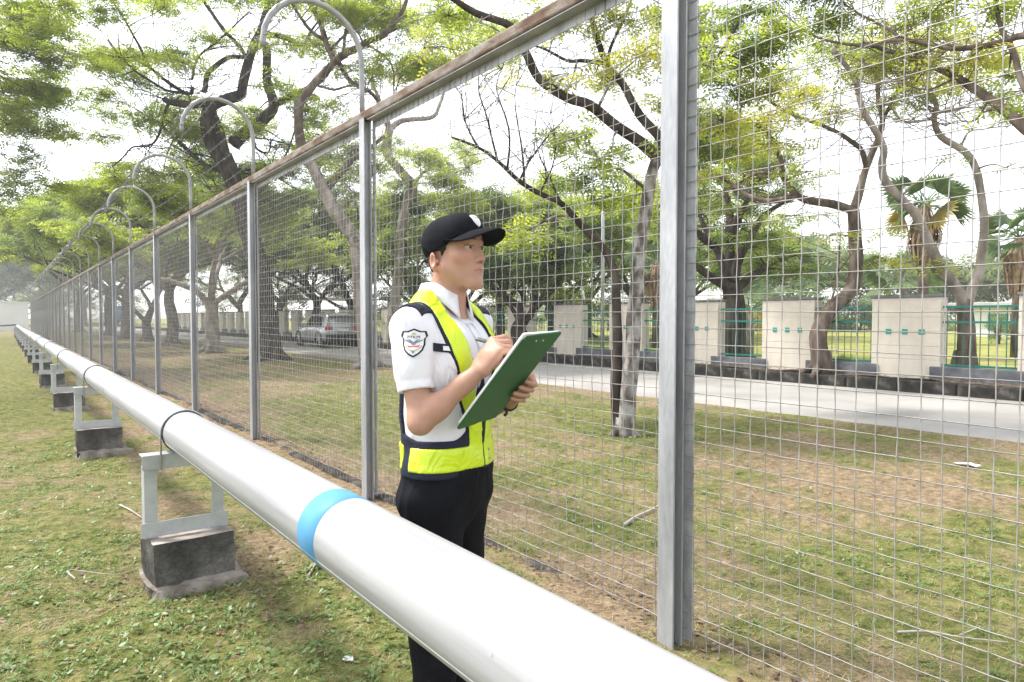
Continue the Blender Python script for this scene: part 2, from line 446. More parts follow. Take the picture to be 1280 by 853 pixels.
# mesh panel: crimped wires woven over one another, wire ends lapped over the angle frame
def wire_panel(seed):
    rr = random.Random(seed); V = []; F = []
    y0, y1, z0, z1 = 0.085, SPAN - 0.06, 0.05, TOPZ - 0.075
    nyw = int(round((y1 - y0) / CELL)); nzw = int(round((z1 - z0) / CELL))
    ysw = [y0 + (y1 - y0) * (i + 0.5) / nyw + rr.uniform(-.0035, .0035) for i in range(nyw)]
    zsw = [z0 + (z1 - z0) * (i + 0.5) / nzw + rr.uniform(-.0025, .0025) for i in range(nzw)]
    def strand(path, r):
        b = len(V)
        n = len(path)
        for i, p in enumerate(path):
            q = np.array(path[min(i+1, n-1)]) - np.array(path[max(i-1, 0)]); q /= np.linalg.norm(q)
            u = np.cross(q, (1, 0, 0)); u /= np.linalg.norm(u); w_ = np.cross(q, u)
            for a in (0, 2.094, 4.189):
                V.append(np.array(p) + r * (u * math.cos(a) + w_ * math.sin(a)))
        for i in range(n - 1):
            for k in range(3):
                k2 = (k + 1) % 3
                F.append((b+i*3+k, b+i*3+k2, b+(i+1)*3+k2, b+(i+1)*3+k))
    bul = lambda y, z: 0.012 * math.sin(math.pi * (y - y0) / (y1 - y0)) * math.sin(2.2 * z + seed) + 0.004 * math.sin(3 * y + 2 * z)
    r = 0.0022
    for i, y in enumerate(ysw):
        ph = rr.uniform(0, 6)
        strand([(bul(y, z) - 0.0024 * (-1) ** (i + j), y + 0.003 * math.sin(z * 3 + ph), z) for j, z in enumerate([z0 - .03] + zsw + [z1 + .045])], r)
    for j, z in enumerate(zsw):
        ph = rr.uniform(0, 6); sag = rr.uniform(0, 0.006)
        yy = [y0 - 0.045] + ysw + [y1 + 0.02]
        strand([(bul(y, z) + 0.0024 * (-1) ** (i + j) - (0.012 if i in (0,) else 0), y, z - sag * math.sin(math.pi * (y - y0) / (y1 - y0)) + 0.002 * math.sin(y * 4 + ph)) for i, y in enumerate(yy)], r)
    return np_mesh('wire_mesh', np.array(V), np.array(F), M['wire'], True)
wire_mes = [wire_panel(1), wire_panel(2)]
# angle frame round each panel
ang_vs = []
for ya, yb in ((0.032, 0.082), (SPAN - 0.082, SPAN - 0.032)):
    mb = MB(); mb.box((0.010, ya, 0.03), (0.015, yb, TOPZ - 0.03))
    ang_vs.append(mb.mesh('frame_upright', M['galv_frame']))
mb = MB()      # one angle section: hanging leg and flat leg share an edge
mb.prism([(TOPZ - 0.095, 0.010), (TOPZ - 0.0445, 0.010), (TOPZ - 0.0445, -0.06), (TOPZ - 0.040, -0.06), (TOPZ - 0.040, 0.0155), (TOPZ - 0.095, 0.0155)], 1, 0.0885, SPAN - 0.0885)
ang_t = mb.mesh('frame_head', M['galv'])
mb = MB(); mb.box((0.010, 0.0885, 0.03), (0.015, SPAN - 0.0885, 0.075)); ang_b = mb.mesh('frame_foot', M['galv_frame'])
# rusty square top rail with rounded edges
mb = MB()
prof = []
for cx_, cz_, a0 in ((0.022, 0.022, 0), (-0.022, 0.022, 90), (-0.022, -0.022, 180), (0.022, -0.022, 270)):
    for k in range(4):
        a = R(a0 + 30 * k); prof.append((cx_ + 0.016 * math.cos(a), cz_ + 0.016 * math.sin(a)))
mb.add([(p[0] - 0.03, y, p[1] + TOPZ + 0.0) for y in (0.0, SPAN / 3, 2 * SPAN / 3, SPAN - 0.003) for p in prof],
       [(j*16+i, j*16+(i+1) % 16, (j+1)*16+(i+1) % 16, (j+1)*16+i) for j in range(3) for i in range(16)] + [tuple(reversed(range(16))), tuple(range(48, 64))])
rail_me = mb.mesh('top_rail', M['rust'])
for i in range(-2, NP):
    y = i * SPAN
    po = link('post', post_me, fence, (0, y, 0), (0, 0, 0))
    link('gooseneck_arm', arm_me, fence, (0, y, 0), (R(random.Random(i).uniform(-1.5, 1.5)), 0, R(random.Random(i + 50).uniform(-4, 4))))
    if i == NP - 1: break
    link('top_rail', rail_me, fence, (0, y, 0))
    fr = link('panel_frame', ang_t, fence, (0, y, 0))
    link('frame_upright', ang_vs[0], fr); link('frame_upright', ang_vs[1], fr)
    wm = link('wire_mesh', wire_mes[i % 2], fence, (0, y, 0)); wm['kind'] = 'stuff'
# barbed strands round the arms
arcpts = []
for k, a in enumerate(np.linspace(-0.45, math.pi - 0.05, 8)):
    if a < 0: arcpts.append((-0.012, TOPZ + 0.44 + a * 0.5))
    else: arcpts.append((-0.035 - 0.375 * (1 - math.cos(a)) + 0.0, TOPZ + 0.44 + 0.40 * math.sin(a)))
for k, (bx, bz) in enumerate(arcpts):
    mb = MB(); rr = random.Random(k)
    for i in range(-2, NP - 1):
        y0 = i * SPAN; sag = rr.uniform(0.01, 0.05); sx = rr.uniform(-.03, .03)
        path = [(bx + sx * math.sin(math.pi * t), y0 + SPAN * t, bz - sag * math.sin(math.pi * t)) for t in (0, .25, .5, .75, 1)]
        mb.tube(path, 0.0024 if i < 6 else 0.0034, 3, False)
        if i < 9:
            for q in range(20):
                t = (q + rr.uniform(.2, .8)) / 20
                c = Vector((bx + sx * math.sin(math.pi * t), y0 + SPAN * t, bz - sag * math.sin(math.pi * t)))
                for s in range(2):
                    dv = Vector((rr.uniform(-1, 1), rr.uniform(-.5, .5), rr.uniform(-1, 1))).normalized() * 0.024
                    n_ = dv.cross(Vector((0, 1, 0.2))).normalized() * 0.003
                    mb.add([c - dv - n_, c - dv + n_, c + dv + n_, c + dv - n_], [(0, 1, 2, 3)])
    mb.build('barbed_strand', M['barb'], fence)
# worn concrete edging under the mesh
M['edging'] = nmat('stained_concrete', [(0.025, 0.023, 0.021), (0.06, 0.055, 0.048), (0.16, 0.145, 0.125)], scale=7, detail=9, rough=0.95, bump=0.6, spec=0.1)
mb = MB(); rr = random.Random(8)
n = 0; ys = np.arange(-6.0, 88, 0.22)
for y in ys:
    j1, j2, j3 = rr.uniform(-.012, .012), rr.uniform(-.02, .02), rr.uniform(-.03, .03)
    mb.v += [(0.03, y, -0.06), (0.03 + j1, y, 0.012 + j2), (0.11 + j1, y, 0.022 + j2), (0.20 + j3, y, -0.05)]
for i in range(len(ys) - 1):
    for k in range(3): mb.f.append((i*4+k, i*4+k+1, (i+1)*4+k+1, (i+1)*4+k)); mb.m.append(0)
mb.build('concrete_edging', M['edging'], fence, True)

# ------------------------------------------------------------------ pipeline on its supports
PZ, PR = 0.8075, 0.108
M['pipe'] = nmat('silver_white_paint', [(0.29, 0.29, 0.305), (0.345, 0.345, 0.36), (0.385, 0.385, 0.395)], scale=5, detail=6, rough=0.44, metal=0.12, bump=0.03, bscale=9, stretch=(3, 0.12, 3), fine=(14, 0.10), spec=0.5, stops=[0.36, 0.5, 0.62])  # tone streaks along the pipe are reflection bands painted into the colour
M['blue'] = nmat('blue_band_paint', [(0.075, 0.26, 0.46), (0.095, 0.30, 0.51)], scale=10, rough=0.55, spec=0.3)
M['black_rubber'] = nmat('black_rubber', [(0.015, 0.015, 0.016), (0.04, 0.04, 0.042)], scale=20, rough=0.5)
M['grime'] = nmat('grey_grime', [(0.33, 0.33, 0.33), (0.42, 0.42, 0.42)], scale=40, rough=0.6)
pipe = empty('pipeline', (PXX, 0, 0), 'long silver white steel pipe running along the fence on frames', 'pipe')
def ring_tube(mb, ypts, rads, sides=48, zc=PZ):
    vs = []
    for y, r in zip(ypts, rads):
        for k in range(sides):
            a = 2 * math.pi * k / sides; vs.append((r * math.cos(a), y, zc + r * math.sin(a)))
    fs = [(i*sides+k, i*sides+(k+1) % sides, (i+1)*sides+(k+1) % sides, (i+1)*sides+k) for i in range(len(ypts)-1) for k in range(sides)]
    mb.add(vs, fs)
PEND = 62.0
# pipe lengths welded end to end
yj = [-4.0, 0.55, 6.6, 12.6, 18.6, 24.6, 30.6, 36.6, 42.6, 48.6, 54.6, PEND]
for a, b in zip(yj[:-1], yj[1:]):
    mb = MB(); yy = list(np.linspace(a + 0.002, b - 0.002, 7))
    ring_tube(mb, yy, [PR] * len(yy))
    mb.build('pipe_length', M['pipe'], pipe, True)
    if a > 1.0:
        mb = MB(); ring_tube(mb, [a - 0.006, a - 0.002, a + 0.002, a + 0.006], [PR - 0.002, PR + 0.0025, PR + 0.0025, PR - 0.002], 32)
        mb.build('weld_seam', M['pipe'], pipe, True)
mb = MB(); ring_tube(mb, [1.780, 1.781, 1.905, 1.906], [PR - .001, PR + 0.0012, PR + 0.0012, PR - .001], 48)
mb.build('blue_band', M['blue'], pipe, True)['label'] = 'sky blue painted band round the pipe'
mb = MB()   # long factory seam low on the near side
a = R(205); mb.tube([((PR + .0005) * math.cos(a), y, PZ + (PR + .0005) * math.sin(a)) for y in (-3, 10, 30, PEND - 0.2)], 0.0016, 5)
mb.build('long_seam', M['grime'], pipe, True)
# stencilled marks, worn to smudges, on top of the pipe
mb = MB(); rr = random.Random(3)
for y0 in (6.05,):
    for k in range(9):
        yc = y0 + k * 0.11
        if k in (2, 6): continue
        for q in range(4):
            a0 = R(72 + rr.uniform(0, 10)); a1 = a0 + R(rr.uniform(8, 16)); ya = yc + q * 0.02 + rr.uniform(0, .006); yb = ya + rr.uniform(.008, .016)
            rp_ = PR + 0.0012
            mb.add([(rp_*math.cos(a0), ya, PZ + rp_*math.sin(a0)), (rp_*math.cos(a1), ya, PZ + rp_*math.sin(a1)), (rp_*math.cos(a1), yb, PZ + rp_*math.sin(a1)), (rp_*math.cos(a0), yb, PZ + rp_*math.sin(a0))], [(0, 1, 2, 3)])
mb.build('stencil_mark', M['grime'], pipe)
# scuffs and chips in the paint
for k, (y0, adeg) in enumerate([(1.33, 150), (1.28, 128), (1.62, 176), (0.95, 163), (2.5, 140), (3.1, 165), (4.6, 120), (1.1, 196), (1.75, 201)]):
    mb = MB(); rr = random.Random(k); n = 8; vs = []
    for q in range(n):
        an = 2 * math.pi * q / n; aa = R(adeg) + rr.uniform(.3, 1) * .035 * math.sin(an); yy = y0 + rr.uniform(.3, 1) * .011 * math.cos(an); rp_ = PR + .0007
        vs.append((rp_ * math.cos(aa), yy, PZ + rp_ * math.sin(aa)))
    mb.add(vs, [tuple(range(n))]); mb.build('paint_scuff', M['grime'], pipe)
# end elbow and thin branch line that leaves to the left
mb = MB()
mb.tube([(0, PEND - 0.01, PZ), (0, PEND + 0.25, PZ - 0.02), (0, PEND + 0.45, PZ - 0.15), (0, PEND + 0.5, PZ - 0.5), (0, PEND + 0.5, -0.1)], PR, 20)
mb.build('end_elbow', M['pipe'], pipe, True)
branch = empty('branch_pipe', (PXX - 3.0, 58.0, 0), 'thin dark pipe leaving to the left at the far end of the white pipe', 'pipe')
mb = MB(); mb.tube([(2.95, 0.5, PZ + .1), (2.2, 0.4, PZ + 0.05), (0.5, -2, PZ - 0.02), (-6, -11, PZ + 0.28), (-9, -15, PZ + 0.3)], 0.055, 8); mb.build('tube', M['barb'], branch, True)
mb = MB(); mb.tube([(1.3, -0.85, -0.1), (1.3, -0.85, PZ)], 0.04, 6); mb.build('prop_post', M['galv'], branch)

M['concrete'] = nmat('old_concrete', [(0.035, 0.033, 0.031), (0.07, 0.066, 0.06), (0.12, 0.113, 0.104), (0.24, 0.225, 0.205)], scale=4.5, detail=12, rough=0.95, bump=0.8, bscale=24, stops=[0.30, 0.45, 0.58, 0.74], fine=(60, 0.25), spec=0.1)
M['lit_top_concrete'] = nmat('lit_concrete_top', [(0.22, 0.19, 0.165), (0.34, 0.30, 0.265), (0.44, 0.40, 0.36)], scale=9, detail=8, rough=0.95, bump=0.4, bscale=40, spec=0.1)  # light from above painted in: block top paler than its sides
M['spalled'] = nmat('spalled_footing', [(0.12, 0.10, 0.085), (0.24, 0.21, 0.18), (0.34, 0.30, 0.26)], scale=8, detail=9, rough=0.95, bump=0.9, bscale=25, spec=0.1)
M['frame_paint'] = nmat('silver_frame_paint', [(0.36, 0.38, 0.39), (0.44, 0.46, 0.47), (0.50, 0.515, 0.525)], scale=8, detail=7, rough=0.42, metal=0.3, bump=0.05, bscale=60, fine=(40, 0.05), spec=0.4)
BW, BL, BH = 0.205, 0.165, 0.27
def block_mesh(seed):
    rr = random.Random(seed); n = 7; V = []; F = []
    def P(x, y, z):
        k = Vector((x * 9 + seed * 3.1, y * 9, z * 9)); nn = mnoise.noise(k)
        edge = sum((abs(x) > BW - .012, abs(y) > BL - .012, z > BH - .012)) >= 2
        s = 0.007 * nn - (0.012 * max(0, mnoise.noise(k * 2.3) + 0.25) if edge else 0)
        return (x * (1 + s / BW), y * (1 + s / BL), z + (0.006 * nn if z > BH - .02 else 0) - (0.008 * max(0, mnoise.noise(k * 3)) if edge else 0))
    mb_ = MB()
    fs = [(i*(n+1)+j, (i+1)*(n+1)+j, (i+1)*(n+1)+j+1, i*(n+1)+j+1) for i in range(n) for j in range(n)]
    lin = np.linspace(-1, 1, n + 1); zl = np.linspace(-0.12, BH, n + 1)
    for s in (-1, 1):
        vs = [P(a * BW, s * BL, z) for a in lin for z in zl]; mb_.add(vs, fs if s < 0 else [tuple(reversed(q)) for q in fs])
        vs = [P(s * BW, a * BL, z) for a in lin for z in zl]; mb_.add(vs, fs if s > 0 else [tuple(reversed(q)) for q in fs])
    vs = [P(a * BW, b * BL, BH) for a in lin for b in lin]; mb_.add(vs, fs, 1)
    return mb_.mesh('concrete_block', [M['concrete'], M['lit_top_concrete']], True)
blocks = [block_mesh(s) for s in range(4)]
def footing_mesh(seed):
    rr = random.Random(seed + 40); mb_ = MB(); n = 26
    vs = [(0, 0, 0.05)]
    for ring, (sc, z) in enumerate(((1.02, 0.055), (1.12, 0.03), (1.28, -0.05))):
        for k in range(n):
            a = 2 * math.pi * k / n; c, s = math.cos(a), math.sin(a); q = 1 / max(abs(c), abs(s)) ** 0.9
            w = sc + (0.34 * mnoise.noise(Vector((c * 1.6 + seed, s * 1.6, ring))) if ring else 0)
            vs.append((BW * c * q * w + (0.06 if ring else 0), BL * s * q * w - (0.03 if ring else 0), z + 0.02 * mnoise.noise(Vector((c * 4, s * 4, seed + ring)))))
    fs = [(0, 1 + k, 1 + (k + 1) % n) for k in range(n)]
    for r_ in range(2):
        fs += [(1+r_*n+k, 1+(r_+1)*n+k, 1+(r_+1)*n+(k+1) % n, 1+r_*n+(k+1) % n) for k in range(n)]
    mb_.add(vs, fs); return mb_.mesh('spalled_footing', M['spalled'], False)
foots = [footing_mesh(s) for s in range(3)]
ux, top = 0.165, PZ - PR
# angle-iron uprights, flat foot bar, top channel
def upright(s):
    mb_ = MB(); a = 0.062; t_ = 0.007
    x0 = s * ux
    xo, xi = (x0 - a / 2, x0 + a / 2)
    mb_.bevbox((xo, -0.045, BH - 0.012), (xi, -0.045 + t_, top - 0.066), 0.0015)
    xs2 = (xo, xo + t_) if s < 0 else (xi - t_, xi)
    mb_.bevbox((xs2[0], -0.045 + t_, BH - 0.012), (xs2[1], 0.045, top - 0.066), 0.0015)
    return mb_.mesh('upright', M['frame_paint'])
up_me = [upright(-1), upright(1)]
mb = MB(); mb.bevbox((-ux - 0.05, -0.052, BH - 0.004), (ux + 0.05, -0.0455, BH + 0.075), 0.0015); foot_me = mb.mesh('foot_bar', M['frame_paint'])
mb = MB()
mb.bevbox((-ux - 0.04, -0.052, top - 0.078), (ux + 0.04, -0.045, top - 0.001), 0.0015)
mb.bevbox((-ux - 0.04, -0.045, top - 0.008), (ux + 0.04, 0.045, top - 0.001), 0.0015)
chan_me = mb.mesh('top_channel', M['frame_paint'])
mb = MB()
ub = [(-PR - 0.009, 0, top - 0.10), (-PR - 0.009, 0, PZ)]
for k in range(1, 16):
    a = math.pi - math.pi * k / 16; ub.append(((PR + 0.009) * math.cos(a), 0, PZ + (PR + 0.009) * math.sin(a)))
ub += [(PR + 0.009, 0, PZ), (PR + 0.009, 0, top - 0.10)]
mb.tube(ub, 0.005, 8); ubolt_me = mb.mesh('u_bolt', M['galv_frame'], True)
mb = MB(); ring_tube(mb, [-0.011, -0.009, 0.009, 0.011], [PR - .001, PR + 0.0055, PR + 0.0055, PR - .001], 40); band_me = mb.mesh('rubber_band', M['black_rubber'], True)
mb = MB(); mb.tube([(0, 0, top - .092), (0, 0, top - .080)], .0105, 6); nut_me = mb.mesh('nut', M['galv'])
ORD = ['', 'second', 'third', 'fourth', 'fifth', 'sixth', 'seventh', 'eighth', 'ninth', 'tenth', 'eleventh', 'twelfth', 'thirteenth', 'fourteenth']
for i in range(14):
    y = 4.02 + 4.32 * i
    lab = ('nearest silver pipe support frame on a chipped concrete block beside the lawn' if i == 0 else
           '%s pipe support from the camera, silver frame on a concrete block' % ORD[i])
    rr = random.Random(300 + i); s = empty('pipe_support', (PXX, y, ground_z(PXX, y) * 0.5), lab, 'pipe support', 'supports under the white pipe')
    dz = -s.location.z
    link('concrete_block', blocks[i % 4], s, (.018 + rr.uniform(-.012, .012), 0, rr.uniform(-.012, .004)), (R(rr.uniform(-1.2, 1.2)), R(rr.uniform(-1, 1)), R(rr.uniform(-4, 4)))); link('spalled_footing', foots[i % 3], s)
    link('upright', up_me[0], s, (0, 0, dz)); link('upright', up_me[1], s, (0, 0, dz))
    link('foot_bar', foot_me, s, (0, 0, dz)); link('top_channel', chan_me, s, (0, 0, dz)); link('u_bolt', ubolt_me, s, (0, -0.06, dz)); link('rubber_band', band_me, s, (0, -0.06, dz))
    for sx in (-1, 1): link('nut', nut_me, s, (sx * (PR + .009), -0.06, dz))
# ------------------------------------------------------------------ boundary wall: cream panels, copings, green railings, grey plinths
M['cream'] = nmat('cream_render', [(0.53, 0.475, 0.40), (0.58, 0.525, 0.445), (0.61, 0.555, 0.48)], scale=1.6, detail=8, rough=0.9, bump=0.06, bscale=90, fine=(8, 0.05), spec=0.15, stretch=(1, 1, 0.6))
M['coping'] = nmat('grey_coping', [(0.10, 0.10, 0.11), (0.17, 0.17, 0.18)], scale=6, detail=7, rough=0.85)
M['tile'] = nmat('teal_tile', [(0.01, 0.23, 0.19), (0.016, 0.28, 0.23)], scale=10, rough=0.3, spec=0.5)
M['green'] = nmat('green_rail_paint', [(0.005, 0.12, 0.095), (0.01, 0.17, 0.13)], scale=6, rough=0.45, spec=0.4)
M['plinth'] = nmat('slate_plinth', [(0.075, 0.08, 0.092), (0.12, 0.125, 0.14), (0.19, 0.19, 0.20)], scale=4, detail=8, rough=0.9, bump=0.2, spec=0.15)
WX, WPITCH, WLEN, WTOP = 14.15, 2.5, 1.27, 1.86
wall = empty('boundary_wall', (WX, 0, 0), 'cream panelled wall with green railings between panels across the road', 'wall')
mb = MB()
# panel body with recessed joint lines: courses set 6 mm proud of a core
mb.box((0.008, 0.004, 0.15), (0.292, WLEN - 0.004, WTOP - 0.05))
core_me = mb.mesh('wall_panel', M['cream'])
zc = [0.16, 0.60, 0.86, 1.14, 1.42, WTOP - 0.055]
course_me = []
for za, zb in zip(zc[:-1], zc[1:]):
    mb = MB(); mb.bevbox((0.0, 0.0, za + 0.008), (0.3, WLEN, zb - 0.006), 0.004)
    course_me.append(mb.mesh('render_course', M['cream']))
mb = MB(); mb.bevbox((-0.03, -0.03, WTOP - 0.054), (0.33, WLEN + 0.03, WTOP), 0.008); cop_me = mb.mesh('coping', M['coping'])
mb = MB(); mb.bevbox((-0.012, -0.052, -0.052), (0.02, 0.052, 0.052), 0.003); tile_me = mb.mesh('square_tile', M['tile'])
GAP = WPITCH - WLEN
mb = MB(); mb.box((-0.02, 0.0, -0.02), (0.02, GAP, 0.02)); hr_me = mb.mesh('rail', M['green'])
mb = MB(); mb.tube([(0, 0, 0), (0, 0, 1.10)], 0.0085, 4, False); bar_me = mb.mesh('bar', M['green'])
pl_me = []
for k in range(3):
    mb = MB(); rr = random.Random(k); mb.bevbox((-0.06, -0.14, 0.1), (0.2, GAP + 0.16, 0.475 + rr.uniform(-.015, .015)), 0.012); pl_me.append(mb.mesh('plinth', M['plinth']))
mb = MB(); mb.box((0.05, 0, 0.1), (0.25, GAP, 0.44)); sill_me = mb.mesh('railing_sill', M['cream'])
for i in range(-2, 30):
    y = 5.49 + WPITCH * i            # near end of the panel
    w_ = link('wall_panel', core_me, wall, (0, y, 0))
    if i < 14:
        for cme in course_me: link('render_course', cme, w_)
        for k in range(3): link('square_tile', tile_me, w_, (0, WLEN * (0.26 + 0.24 * k), 1.14))
    link('coping', cop_me, w_)
    r_ = link('railing', hr_me, wall, (0.12, y + WLEN, 1.62))
    link('rail', hr_me, r_, (0, 0, -0.29)); link('rail', hr_me, r_, (0, 0, -1.10))
    if i < 12:
        nb = 9
        for k in range(nb): link('bar', bar_me, r_, (0, GAP * (k + 0.5) / nb, -1.10))
    link('plinth', pl_me[i % 3], wall, (0, y + WLEN, 0)); link('railing_sill', sill_me, wall, (0, y + WLEN, 0))

# ------------------------------------------------------------------ parked car seen from behind
M['car_paint'] = nmat('silver_car_paint', [(0.30, 0.31, 0.33), (0.36, 0.37, 0.39)], scale=2, rough=0.25, metal=0.5, coat=0.6, spec=0.5)
M['glass_dark'] = nmat('tinted_glass', [(0.012, 0.014, 0.016), (0.02, 0.023, 0.026)], scale=1, rough=0.06, spec=0.8)
M['plastic'] = nmat('black_plastic', [(0.012, 0.012, 0.013), (0.025, 0.025, 0.026)], scale=8, rough=0.6)
M['tyre'] = nmat('tyre_rubber', [(0.012, 0.012, 0.012), (0.025, 0.025, 0.025)], scale=12, rough=0.85)
M['alloy'] = nmat('alloy_rim', [(0.45, 0.45, 0.46), (0.55, 0.55, 0.56)], scale=6, rough=0.3, metal=0.8)
M['tail'] = nmat('red_tail_lamp', [(0.35, 0.012, 0.012), (0.45, 0.02, 0.02)], scale=10, rough=0.15, spec=0.6)
M['plate'] = nmat('white_plate', [(0.6, 0.6, 0.58), (0.65, 0.65, 0.63)], scale=10, rough=0.4)
def build_car():
    root = empty('parked_car', (12.35, 29.4, 0.04), 'silver sport utility car parked by the far kerb seen from behind', 'car')
    L_, W_ = 4.35, 0.88
    def loft(secs, mat, name, par=root, smooth=True):
        mb_ = MB(); n = len(secs[0])
        for s in secs: mb_.v += s
        for i in range(len(secs) - 1):
            for k in range(n): mb_.f.append((i*n+k, i*n+(k+1) % n, (i+1)*n+(k+1) % n, (i+1)*n+k)); mb_.m.append(0)
        mb_.f += [tuple(reversed(range(n))), tuple(range((len(secs)-1)*n, len(secs)*n))]; mb_.m += [0, 0]
        return mb_.build(name, mat, par, smooth)
    def sec(y, w, zlo, zhi, sh):       # rounded cross-section at station y: half width, bottom, top, shoulder inset
        h = zhi - zlo
        half = [(w * 0.86, zlo), (w * 0.97, zlo + h * 0.12), (w, zlo + h * 0.35), (w, zlo + h * 0.62), (w - sh * 0.4, zlo + h * 0.88), (w - sh, zhi)]
        return [(x, y, z) for x, z in half] + [(-x, y, z) for x, z in reversed(half)]
    loft([sec(0.00, W_*.80, .42, .86, .05), sec(0.06, W_*.92, .34, .95, .06), sec(0.25, W_*.99, .30, 1.00, .06), sec(0.9, W_, .28, 1.01, .05), sec(1.9, W_, .27, 1.0, .05),
          sec(2.9, W_, .27, .98, .05), sec(3.5, W_*.98, .28, .94, .09), sec(4.0, W_*.92, .30, .84, .16), sec(4.27, W_*.78, .36, .74, .2), sec(4.35, W_*.6, .45, .66, .15)], M['car_paint'], 'body')
    def cab(y, w0, w1, z0, z1):
        return [(w0, y, z0), (w0 * .98, y, z0 + (z1-z0) * .25), (w1 + (w0-w1) * .25, y, z0 + (z1-z0) * .8), (w1 * .94, y, z1), (w1 * .5, y, z1 + .03), (-w1 * .5, y, z1 + .03), (-w1 * .94, y, z1), (-w1 - (w0-w1) * .25, y, z0 + (z1-z0) * .8), (-w0 * .98, y, z0 + (z1-z0) * .25), (-w0, y, z0)]
    loft([cab(0.05, .74, .60, .93, .96), cab(0.30, .79, .60, .93, 1.44), cab(0.55, .80, .61, .93, 1.52), cab(1.5, .81, .63, .93, 1.56), cab(2.3, .81, .62, .93, 1.53), cab(2.75, .80, .60, .93, 1.34), cab(3.3, .78, .55, .93, .97)], M['car_paint'], 'cabin')
    def quad(pts, mat, name, n_off, par=root, th=0.012):
        p = [Vector(q) for q in pts]; nn = (p[1] - p[0]).cross(p[-1] - p[0]).normalized(); 
        if nn.dot(Vector(n_off)) < 0: nn = -nn
        mb_ = MB(); k = len(p)
        mb_.add([q + nn * th for q in p] + [q - nn * th for q in p], [tuple(range(k)), tuple(reversed(range(k, 2*k)))] + [(i, (i+1) % k, k+(i+1) % k, k+i) for i in range(k)])
        return mb_.build(name, mat, par)
    quad([(-.70, .145, 1.01), (.70, .145, 1.01), (.60, .29, 1.40), (-.60, .29, 1.40)], M['glass_dark'], 'rear_window', (0, -1, .3))
    for s in (-1, 1):
        quad([(s*.80, .55, 1.02), (s*.81, 1.42, 1.02), (s*.69, 1.42, 1.43), (s*.685, .75, 1.41)], M['glass_dark'], 'side_window', (s, 0, .2))
        quad([(s*.81, 1.50, 1.02), (s*.81, 2.45, 1.02), (s*.68, 2.18, 1.42), (s*.69, 1.50, 1.43)], M['glass_dark'], 'side_window', (s, 0, .2))
        mb_ = MB(); mb_.bevbox((min(s*.50, s*.82), -.012, .80), (max(s*.50, s*.82), .16, .97), .02)
        mb_.build('tail_light', M['tail'], root)
        mb_ = MB(); mb_.tube([(s*.62, .55, 1.57), (s*.62, .7, 1.61), (s*.62, 2.1, 1.62), (s*.62, 2.25, 1.57)], .016, 6); mb_.build('roof_rail', M['plastic'], root)
        mb_ = MB(); mb_.bevbox((min(s*.86, s*1.02), 2.55, 1.0), (max(s*.86, s*1.02), 2.68, 1.13), .03); mb_.build('mirror', M['car_paint'], root)
        for yy in (0.78, 3.42):
            mb_ = MB(); rad = .335
            prof = [(.20, .66), (.27, .62), (rad - .02, .62), (rad, .65), (rad, .82), (rad - .02, .86), (.22, .86)]
            n = 24; 
            for r_, x_ in prof:
                for k in range(n): a = 2*math.pi*k/n; mb_.v.append((s * x_, r_ * math.cos(a), r_ * math.sin(a)))
            for i in range(len(prof)-1):
                for k in range(n): mb_.f.append((i*n+k, i*n+(k+1) % n, (i+1)*n+(k+1) % n, (i+1)*n+k)); mb_.m.append(0)
            wh = mb_.build('wheel', M['tyre'], root, True, (0, yy, rad))
            mb_ = MB(); mb_.tube([(s*.70, 0, 0), (s*.845, 0, 0)], .06, 10)
            for k in range(5):
                a = 2*math.pi*k/5; mb_.tube([(s*.84, .04*math.cos(a), .04*math.sin(a)), (s*.845, .21*math.cos(a), .21*math.sin(a))], .028, 5)
            mb_.build('rim', M['alloy'], wh)
            mb_ = MB()   # dark wheel arch lip
            mb_.tube([(s*.865, (rad+.05)*math.cos(a), (rad+.05)*math.sin(a)) for a in np.linspace(-.15, math.pi+.15, 14)], .035, 6); mb_.build('wheel_arch', M['plastic'], wh)
    mb_ = MB(); mb_.bevbox((-.80, -.07, .34), (.80, .12, .60), .04); mb_.build('rear_bumper', M['plastic'], root)
    mb_ = MB(); mb_.bevbox((-.83, -.05, .58), (.83, .10, .70), .04); mb_.build('bumper_skin', M['car_paint'], root)
    mb_ = MB(); mb_.bevbox((-.26, -.015, .76), (.26, .02, .87), .004); mb_.build('number_plate', M['plate'], root)
    mb_ = MB(); mb_.bevbox((-.57, .16, 1.43), (.57, .46, 1.52), .02); mb_.build('spoiler', M['car_paint'], root)
build_car()

# ------------------------------------------------------------------ far buildings, lorry, lamp post
M['white'] = nmat('white_paint', [(0.66, 0.66, 0.65), (0.74, 0.74, 0.73)], scale=0.6, detail=6, rough=0.85)
M['roof'] = nmat('pale_roof_sheet', [(0.36, 0.35, 0.34), (0.46, 0.44, 0.42)], scale=1, rough=0.7)
M['bluepaint'] = nmat('blue_lorry_paint', [(0.03, 0.15, 0.45), (0.05, 0.20, 0.52)], scale=1, rough=0.4)
M['teal_glass'] = nmat('teal_window', [(0.04, 0.14, 0.16), (0.06, 0.19, 0.21)], scale=1, rough=0.15, spec=0.6)
